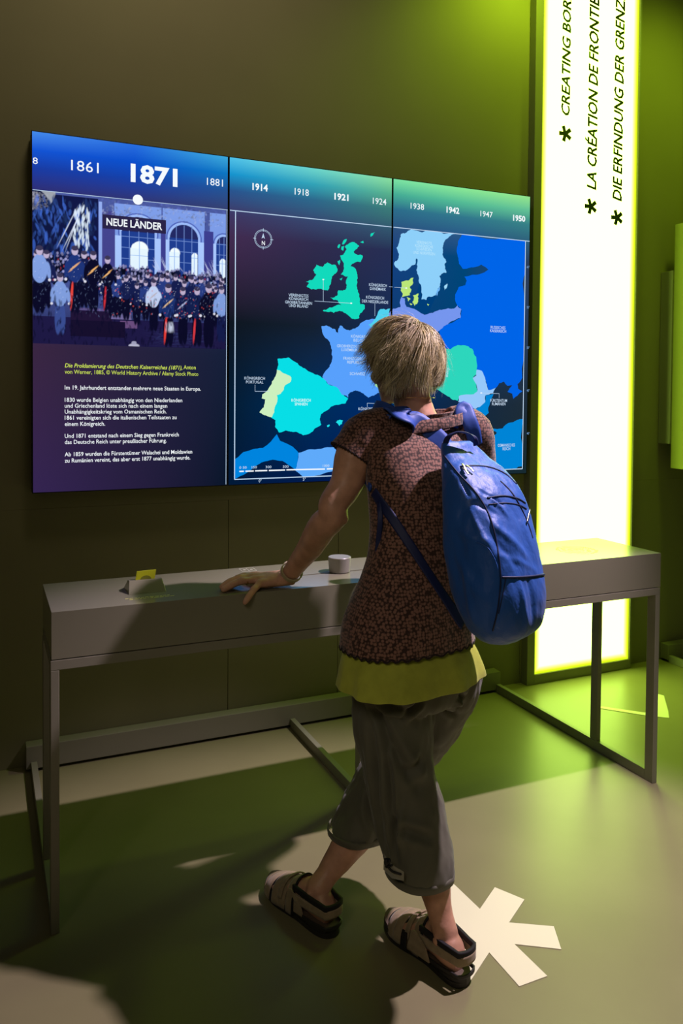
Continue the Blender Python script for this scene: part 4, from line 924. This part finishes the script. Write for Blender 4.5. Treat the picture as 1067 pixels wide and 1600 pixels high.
    for s in (-1, 1):
        bm = bmesh.new(); a = H0+D*(.46*L)+S*(s*.044)+Zv*.085; b = H0+D*(.34*L)+S*(s*.043)+Zv*.06; c_ = H0+D*(.30*L)+S*(s*.040)+Zv*.028; d_ = H0+D*(.56*L)+S*(s*.047)+Zv*.028; e_ = H0+D*(.50*L)+S*(s*.046)+Zv*.084
        vs = [bm.verts.new(p_) for p_ in (a, b, c_, d_, e_)]; vt = [bm.verts.new(p_+S*s*.004) for p_ in (a, b, c_, d_, e_)]; bm.faces.new(vs); bm.faces.new(vt)
        for i in range(5): bm.faces.new((vs[i], vs[(i+1) % 5], vt[(i+1) % 5], vt[i]))
        bmesh.ops.recalc_face_normals(bm, faces=bm.faces); frombm('side_panel', bm, M_nub, root)
    if side > 0:
        a = H0+D*(.60*L)-S*.047+Zv*.062; b = H0+D*(.57*L)-S*.055+Zv*.024
        ribbon('strap_end', [(a, -S), (a.lerp(b, .5)-S*.003, -S), (b, -S)], .016, M_lining, root, .004)
    return root
sandal(LH, LD, LS, 1, 'rear left sandal, its front lit by the spotlight'); sandal(RH, RD, RS, -1, 'forward right sandal in shade')

# -- jewellery
M_gold = mat('gold', (.75, .52, .16), .25, metal=1); M_strap = mat('pale_leather', (.42, .36, .20), .5)
bm = bmesh.new(); fa = (Lel-Lwr).normalized(); bx = fa.cross(Zv).normalized(); by = bx.cross(fa); Q = []
bc = Lwr+fa*.028
for i in range(40):
    a = 2*PI*i/40; R = []
    Q.append([bm.verts.new(bc+bx*math.cos(a)*(.0300+k)+by*math.sin(a)*(.0300+k)+fa*z) for k, z in ((0, -.006), (.004, -.006), (.004, .006), (0, .006))])
for i in range(40):
    A, B = Q[i], Q[(i+1) % 40]
    for j in range(4): bm.faces.new((A[j], A[(j+1) % 4], B[(j+1) % 4], B[j]))
bmesh.ops.recalc_face_normals(bm, faces=bm.faces); wt = frombm('wristwatch', bm, M_strap, woman, smooth=False)
bm = bmesh.new(); wc = bc+by*.033-bx*.006; R = [sring(bm, wc+by*z, bx, fa, .012, .011, 2.4, 24) for z in (-.003, .003)]; skinrings(bm, R); frombm('watch_case', bm, M_gold, wt)
bm = bmesh.new(); k3 = LK[2].lerp(LT[2], .28)+Zv*.004; d_ = (LT[2]-LK[2]).normalized(); x_ = d_.cross(Zv).normalized(); y_ = x_.cross(d_); pts = [k3+x_*math.cos(2*PI*i/24)*.0108+y_*math.sin(2*PI*i/24)*.0108 for i in range(25)]
R = []
for i, p_ in enumerate(pts): t = (pts[(i+1) % 24]-pts[i-1 if i else 23]).normalized(); R.append(sring(bm, p_, d_, t.cross(d_), .0018, .0009, 2, 6))
skinrings(bm, R); frombm('ring', bm, M_gold, woman, smooth=True)
bm = bmesh.new(); pts = []
for i in range(61):
    a = 2*PI*i/60; pts.append(W(645, 618+0*i, 2.30)+pr*math.cos(a)*.062+pf*math.sin(a)*.060+Zv*(-.006+.012*(-math.sin(a))*-1*0)+hu*0)
R = []
for i, p_ in enumerate(pts): t = (pts[(i+1) % 60]-pts[i-1 if i else 59]).normalized(); R.append(sring(bm, p_, Zv, t.cross(Zv), .0009, .0009, 2, 5))
skinrings(bm, R); frombm('necklace', bm, M_gold, woman, smooth=True)

# -- hair: cap plus layered strands
def hair_mat():
    M = mat('ash_blond_hair', (.3, .25, .17), .42, spec=.35); nt = M.node_tree; b = nt.nodes['Principled BSDF']
    a = nt.nodes.new('ShaderNodeAttribute'); a.attribute_name = 'Col'; nt.links.new(a.outputs['Color'], b.inputs['Base Color']); return M
hcen = hc+hu*.010-hf*.010
AX = (hu*.80-hf*.62+hr*.12).normalized(); AY = (AX.cross(hr)).normalized()
if AY.dot(hu) > 0: AY = -AY                      # points down the back of the head
AR = AY.cross(AX).normalized()
def hdir(th, ph): return AX*math.cos(th)+(AY*math.cos(ph)+AR*math.sin(ph))*math.sin(th)
def hpt(d, k=1.0): return hcen+hr*d.dot(hr)*.088*k+hf*d.dot(hf)*.106*k+hu*d.dot(hu)*(.112 if d.dot(hu) > 0 else .125)*k
def limit(d):
    f_ = d.dot(hf); b_ = -.64; return b_ if f_ < .05 else (b_+(f_-.05)/.65*1.0 if f_ < .7 else .36)
bm = bmesh.new(); R = []
for i in range(1, 22):
    row = []
    for j in range(48):
        ph = 2*PI*j/48; th = i/21*2.35; d = hdir(th, ph)
        while th > .05 and d.dot(hu) < limit(d)+.10: th -= .04; d = hdir(th, ph)
        row.append(bm.verts.new(hpt(d, .985)))
    R.append(row)
skinrings(bm, R, True, False); bmesh.ops.recalc_face_normals(bm, faces=bm.faces)
frombm('hair_cap', bm, mat('hair_base', (.16, .13, .09), .7), woman, smooth=True)
rs = random.Random(11); hv, hfz, hcol = [], [], []
def strand(th, ph, length, w, lift, flick, col, clump, droop=0.):
    n_ = 12; P = []; prev = None
    for i in range(n_+1):
        s = i/n_; t = th+length*s; pp = ph+clump[0]*s*s+.07*math.sin(s*3.2+clump[1]*6)*min(t, 1)
        d = hdir(t, pp); k = 1.03+lift*math.sin(min(s*1.25, 1)*PI*.62)+flick*s**3
        p_ = hpt(d, k)
        if d.dot(hu) < -.45: p_ = p_-hu*(-.45-d.dot(hu))*.02
        P.append(p_-Zv*droop*s*s)
    base = len(hv)
    for i, p_ in enumerate(P):
        T_ = (P[min(i+1, n_)]-P[max(i-1, 0)]).normalized(); N_ = (p_-hcen).normalized(); S_ = T_.cross(N_).normalized(); ww = w*(1-.8*(i/n_)**2)/2
        hv.extend((p_-S_*ww, p_+N_*ww*.9, p_+S_*ww)); hcol.extend([tuple(col)]*3)
        if i:
            o = base+3*i
            hfz.extend(((o-3, o-2, o+1, o), (o-2, o-1, o+2, o+1), (o-1, o-3, o, o+2)))
def maxlen(th, ph):
    t = th
    while t < 2.7:
        d = hdir(t, ph)
        if d.dot(hu) < limit(d): break
        t += .04
    return t-th
cols = [(.88, .76, .44), (.72, .61, .34), (.50, .40, .22), (.95, .85, .55), (.22, .165, .09), (.78, .66, .38)]
for c_i in range(620):
    th = math.acos(1-rs.random()*1.75); ph = rs.uniform(-PI, PI); ccol = rs.choice(cols); cl = (rs.uniform(-.38, .38), rs.random(), 0); fl = rs.uniform(-.02, .12)
    lift = rs.uniform(.05, .17); L0 = rs.uniform(.55, 1.25); d0 = hdir(th, ph)
    end_d = hdir(min(th+L0, 2.4), ph)
    if d0.dot(hu) < limit(d0)+.05: continue
    if end_d.dot(hr) < -.45 and end_d.dot(hu) < 0: fl += rs.uniform(.08, .30)
    if end_d.dot(hu) < -.45: fl -= .10
    for s_i in range(17):
        t2 = abs(th+rs.gauss(0, .05)); p2 = ph+rs.gauss(0, .055)/max(.3, math.sin(max(th, .05)))
        end = min(L0+rs.uniform(-.12, .12), maxlen(t2, p2)+rs.uniform(-.06, .05))
        if end < .22: continue
        v_ = rs.uniform(.7, 1.2); strand(t2, p2, end, rs.uniform(.0013, .0024), lift+rs.gauss(0, .010), fl+rs.gauss(0, .025), tuple(c*v_ for c in ccol), cl)
for _ in range(320): # flyaways
    th = math.acos(1-rs.random()*1.5); ph = rs.uniform(-PI, PI); m_ = maxlen(th, ph)
    if m_ > .3: strand(th, ph, min(rs.uniform(.4, 1.0), m_), .0006, rs.uniform(.12, .25), rs.uniform(.0, .22), (.75, .68, .52), (rs.uniform(-.5, .5), rs.random(), 0))
me = bpy.data.meshes.new('hair'); me.from_pydata([tuple(v) for v in hv], [], hfz)
at = me.color_attributes.new('Col', 'FLOAT_COLOR', 'POINT'); buf = np.ones((len(hv), 4), np.float32); buf[:, :3] = np.array(hcol); at.data.foreach_set('color', buf.ravel())
for p_ in me.polygons: p_.use_smooth = True
o = link('hair', me, hair_mat(), woman); o['kind'] = 'stuff'

# ------------------------------------------------------------------ blue backpack
M_bag = mat('blue_nylon', (.014, .10, .42), .5, spec=.45, sheen=.1, var=.08, vscale=9, bump=(22, .8, .008, (1, 1, .55))); M_bag2 = mat('dark_blue_webbing', (.006, .014, .085), .6); M_seam = mat('seam_navy', (.004, .016, .07), .6)
M_strap_b = mat('blue_strap_fabric', (.02, .075, .36), .55, bump=(40, .3, .002))
bag = empty('backpack', (-.2, -1.6, .80), 'bright blue nylon backpack hanging on the woman\'s back', 'backpack')
bf = V((-.30, .954, 0)).normalized(); br = V((bf.y, -bf.x, 0))
BG = [((713, 690), 2.145, 0.052, 0.016, 2.2), ((722, 706), 2.135, 0.072, 0.031, 2.4), ((738, 732), 2.105, 0.100, 0.054, 2.6), ((752, 765), 2.075, 0.112, 0.074, 2.8), ((760, 800), 2.055, 0.118, 0.085, 2.9), ((766, 840), 2.035, 0.117, 0.094, 3.0), ((771, 880), 2.020, 0.114, 0.099, 3.0), ((778, 920), 2.010, 0.114, 0.101, 3.0),
      ((784, 955), 2.005, 0.108, 0.095, 2.8), ((786, 980), 2.005, 0.088, 0.079, 2.5), ((780, 996), 2.010, 0.052, 0.050, 2.2)]
bfold = []
def bagpt(u, v, Z): return W(u, v, Z)
for (u0, v0, u1, v1, w, d) in ((712, 722, 730, 760, .008, -.006), (735, 775, 790, 795, .008, -.004), (770, 815, 835, 860, .012, .007), (765, 840, 800, 880, .010, -.006), (700, 830, 770, 850, .014, .006), (695, 800, 760, 770, .012, -.005), (735, 800, 765, 860, .008, .006),
                              (700, 880, 760, 930, .014, .006), (800, 905, 815, 985, .009, .006), (830, 905, 835, 970, .009, -.005), (780, 905, 770, 970, .007, -.004), (720, 900, 740, 980, .012, .005), (785, 750, 820, 790, .007, .006), (765, 735, 815, 765, .006, -.006), (775, 870, 860, 885, .008, .003)):
    bfold.append((u0, v0, u1, v1, w, d))
def proj2(P):
    d = P-CAM; z = d.dot(FW); return CXP+FPX*d.dot(RT)/z, CYP-FPX*d.dot(UP)/z
BF3 = [(W(a, b, 1.93), W(c, d, 1.93), w, h) for a, b, c, d, w, h in bfold]
def bagpost(c, n):
    q = V((c.x*9, c.y*9, c.z*5)); d = .006*noise.noise(q+V((5, 2, 1)))+.003*noise.noise(q*2.6)+.0015*noise.noise(q*6)
    for a, b, w, dd in BF3:
        r_ = c-a; ab = b-a; r2 = r_-n*r_.dot(n); e = ab-n*ab.dot(n); L2 = e.length_squared
        if L2 < 1e-6 or abs(r_.dot(n)) > .15: continue
        t = r2.dot(e)/L2
        if -.25 < t < 1.25:
            x = (r2-e*t).length; k = math.sin(PI*(t+.25)/1.5); d += dd*k*math.exp(-(x/w)**2)
    return c+n*d
bm = bmesh.new(); loft(bm, [(W(*p, Z), a, b, n_) for p, Z, a, b, n_ in BG], br, bf, 5, 56)
bagbody = remeshed('main_compartment', bm, M_bag, bag, .0045, 3, bagpost)
from mathutils.bvhtree import BVHTree
def tree(o): return BVHTree.FromPolygons([v.co for v in o.data.vertices], [tuple(p.vertices) for p in o.data.polygons])
BT = tree(bagbody)
def onto(bt, u, v, off=.002, dflt=2.0):
    # drop a surveyed point onto the cloth surface
    d = ray(u, v).normalized(); h = bt.ray_cast(CAM, d)
    if h[0] is None:
        q = W(u, v, dflt); h2 = bt.find_nearest(q); return h2[0]+h2[1]*off, h2[1]
    return h[0]+h[1]*off, h[1]
def line_on(bt, name, pts, rad, mt, parent, nsub=6, off=.0005):
    Q = interp([np.array(p_, float) for p_ in pts], nsub); P = [onto(bt, q[0], q[1], off)[0] for q in Q]
    bm = bmesh.new(); limb(bm, [(p_, rad) for p_ in P], 1, 6, True); bmesh.ops.recalc_face_normals(bm, faces=bm.faces); return frombm(name, bm, mt, parent, smooth=True)
def rib_on(bt, name, pts, width, mt, parent, thick=.003, off=.002, nsub=4, widths=None):
    path = []
    for q in pts: p_, n_ = onto(bt, q[0], q[1], off); path.append((p_, n_))
    return ribbon(name, path, width, mt, parent, thick, nsub=nsub, widths=widths)
line_on(BT, 'seam', [(694, 712), (716, 740), (742, 768), (762, 800), (773, 835), (779, 870), (782, 905), (778, 950), (770, 985)], .0022, M_seam, bag)
line_on(BT, 'zip', [(720, 729), (745, 728), (768, 731), (790, 741), (806, 756)], .0024, M_seam, bag)
line_on(BT, 'zip', [(762, 778), (786, 775), (808, 779), (820, 786)], .0026, M_seam, bag); line_on(BT, 'seam', [(764, 788), (790, 786), (810, 789), (822, 795)], .0018, M_seam, bag)
line_on(BT, 'seam', [(782, 752), (798, 768), (812, 790), (824, 816), (832, 840)], .0018, M_seam, bag)
line_on(BT, 'pocket_edge', [(785, 902), (810, 902), (835, 900), (862, 896)], .003, M_seam, bag); line_on(BT, 'seam', [(744, 847), (762, 856), (775, 880), (779, 900)], .0016, M_bag, bag)
line_on(BT, 'seam', [(790, 903), (785, 930), (779, 958)], .0015, M_seam, bag)
M_silver = mat('nickel', (.72, .68, .6), .3, metal=1)
for u0, v0, u1, v1 in ((721, 727, 727, 738), (727, 729, 739, 740), (722, 733, 731, 744)):
    a, n1 = onto(BT, u0, v0, .005); b, n2 = onto(BT, u1, v1, .006); ribbon('zip_pull', [(a, n1), (a.lerp(b, .5)+n1*.002, n1), (b, n2)], .0055, M_silver, bag, .0022)
a, n1 = onto(BT, 826, 797, .004); b, n2 = onto(BT, 832, 812, .005); ribbon('zip_pull', [(a, n1), (b, n2)], .005, M_silver, bag, .002)
# handle loop
p0, _ = onto(BT, 697, 695, .0); p1, _ = onto(BT, 741, 694, .0)
h0, h1 = W(695, 697, 2.11), W(742, 695, 2.12)
ribbon('carry_handle', [(h0, -FW), (W(700, 684, 2.10), (UP-FW).normalized()), (W(714, 675, 2.095), UP), (W(730, 677, 2.10), UP), (W(741, 684, 2.11), (UP-FW).normalized()), (W(744, 696, 2.12), -FW)], .015, M_bag2, bag, .0035)
# shoulder straps over the tunic
TT = tree(tun)
def dep_at(u, v):
    h = TT.ray_cast(CAM, ray(u, v).normalized()); return (h[0]-CAM).dot(FW) if h[0] else 9.
def shoulder(ref, pts, ws, nm):
    Zr = dep_at(*ref); path = []; n_ = len(pts)
    for i, q in enumerate(pts):
        d = dep_at(q[0], q[1]); k = i/(n_-1)
        if d > Zr+.06: P_ = W(q[0], q[1], Zr+q[2]); N_ = (UP*.85-FW*.35+FW*max(0, q[2]-.03)*6).normalized()
        else: P_ = onto(TT, q[0], q[1], .007)[0]; N_ = (UP*.35-FW).normalized()
        path.append((P_, N_))
    ribbon(nm, path, .05, M_strap_b, bag, .007, nsub=6, widths=ws); return path[0]
f1 = shoulder((645, 682), [(610, 652, .10), (612, 640, .065), (620, 638, .028), (633, 650, -.002), (650, 665, 0), (668, 679, 0), (685, 692, 0), (697, 705, 0)], [.050, .056, .062, .066, .068, .066, .058, .045], 'shoulder_strap')
f2 = shoulder((735, 682), [(719, 660, .10), (721, 646, .062), (725, 641, .025), (732, 656, 0), (738, 674, 0), (742, 694, 0)], [.036, .040, .043, .044, .044, .040], 'shoulder_strap')
# front runs of the straps, down the chest and back under the arms
def nearT(p_, off): q = TT.find_nearest(p_); return (q[0]+q[1]*off if (q[0]+q[1]*off-W(657, 760, 2.24)).length > (q[0]-W(657, 760, 2.24)).length else q[0]-q[1]*off), ((q[0]-V((W(657, 760, 2.24).x, W(657, 760, 2.24).y, q[0].z))).normalized())
def chest(side, zs):
    path = []
    cc = W(655, 760, 2.24)
    for s, fwd, z in zs: c0 = V((cc.x, cc.y, z))+pr*(side*s)+pf*fwd; path.append(nearT(c0, .006))
    return path
ribbon('front_strap', [f1]+chest(-1, [(.085, .10, 1.40), (.100, .13, 1.33), (.115, .13, 1.26), (.150, .08, 1.22), (.165, .0, 1.20)]), .045, M_strap_b, bag, .006, widths=[.055, .05, .045, .04, .03, .02])
ribbon('front_strap', [f2]+chest(1, [(.085, .10, 1.42), (.100, .13, 1.33), (.115, .13, 1.26), (.150, .08, 1.22), (.165, .0, 1.20)]), .045, M_strap_b, bag, .006, widths=[.04, .05, .045, .04, .03, .02])
rib_on(TT, 'lower_strap', [(585, 768), (596, 785), (612, 808), (640, 851), (668, 895), (690, 928), (712, 962), (722, 976)], .030, M_bag2, bag, .003, .004, 5, widths=[.030, .030, .026, .024, .024, .026, .030, .034])
a, n1 = onto(TT, 594, 785, .006)
ribbon('strap_tail', [(a, n1), (W(594, 812, a.dot(FW)-CAM.dot(FW)-.02), -FW), (W(591, 850, a.dot(FW)-CAM.dot(FW)-.02), -FW), (W(590, 893, a.dot(FW)-CAM.dot(FW)-.015), -FW)], .015, M_bag2, bag, .003, widths=[.014, .014, .015, .019])
place_roots()
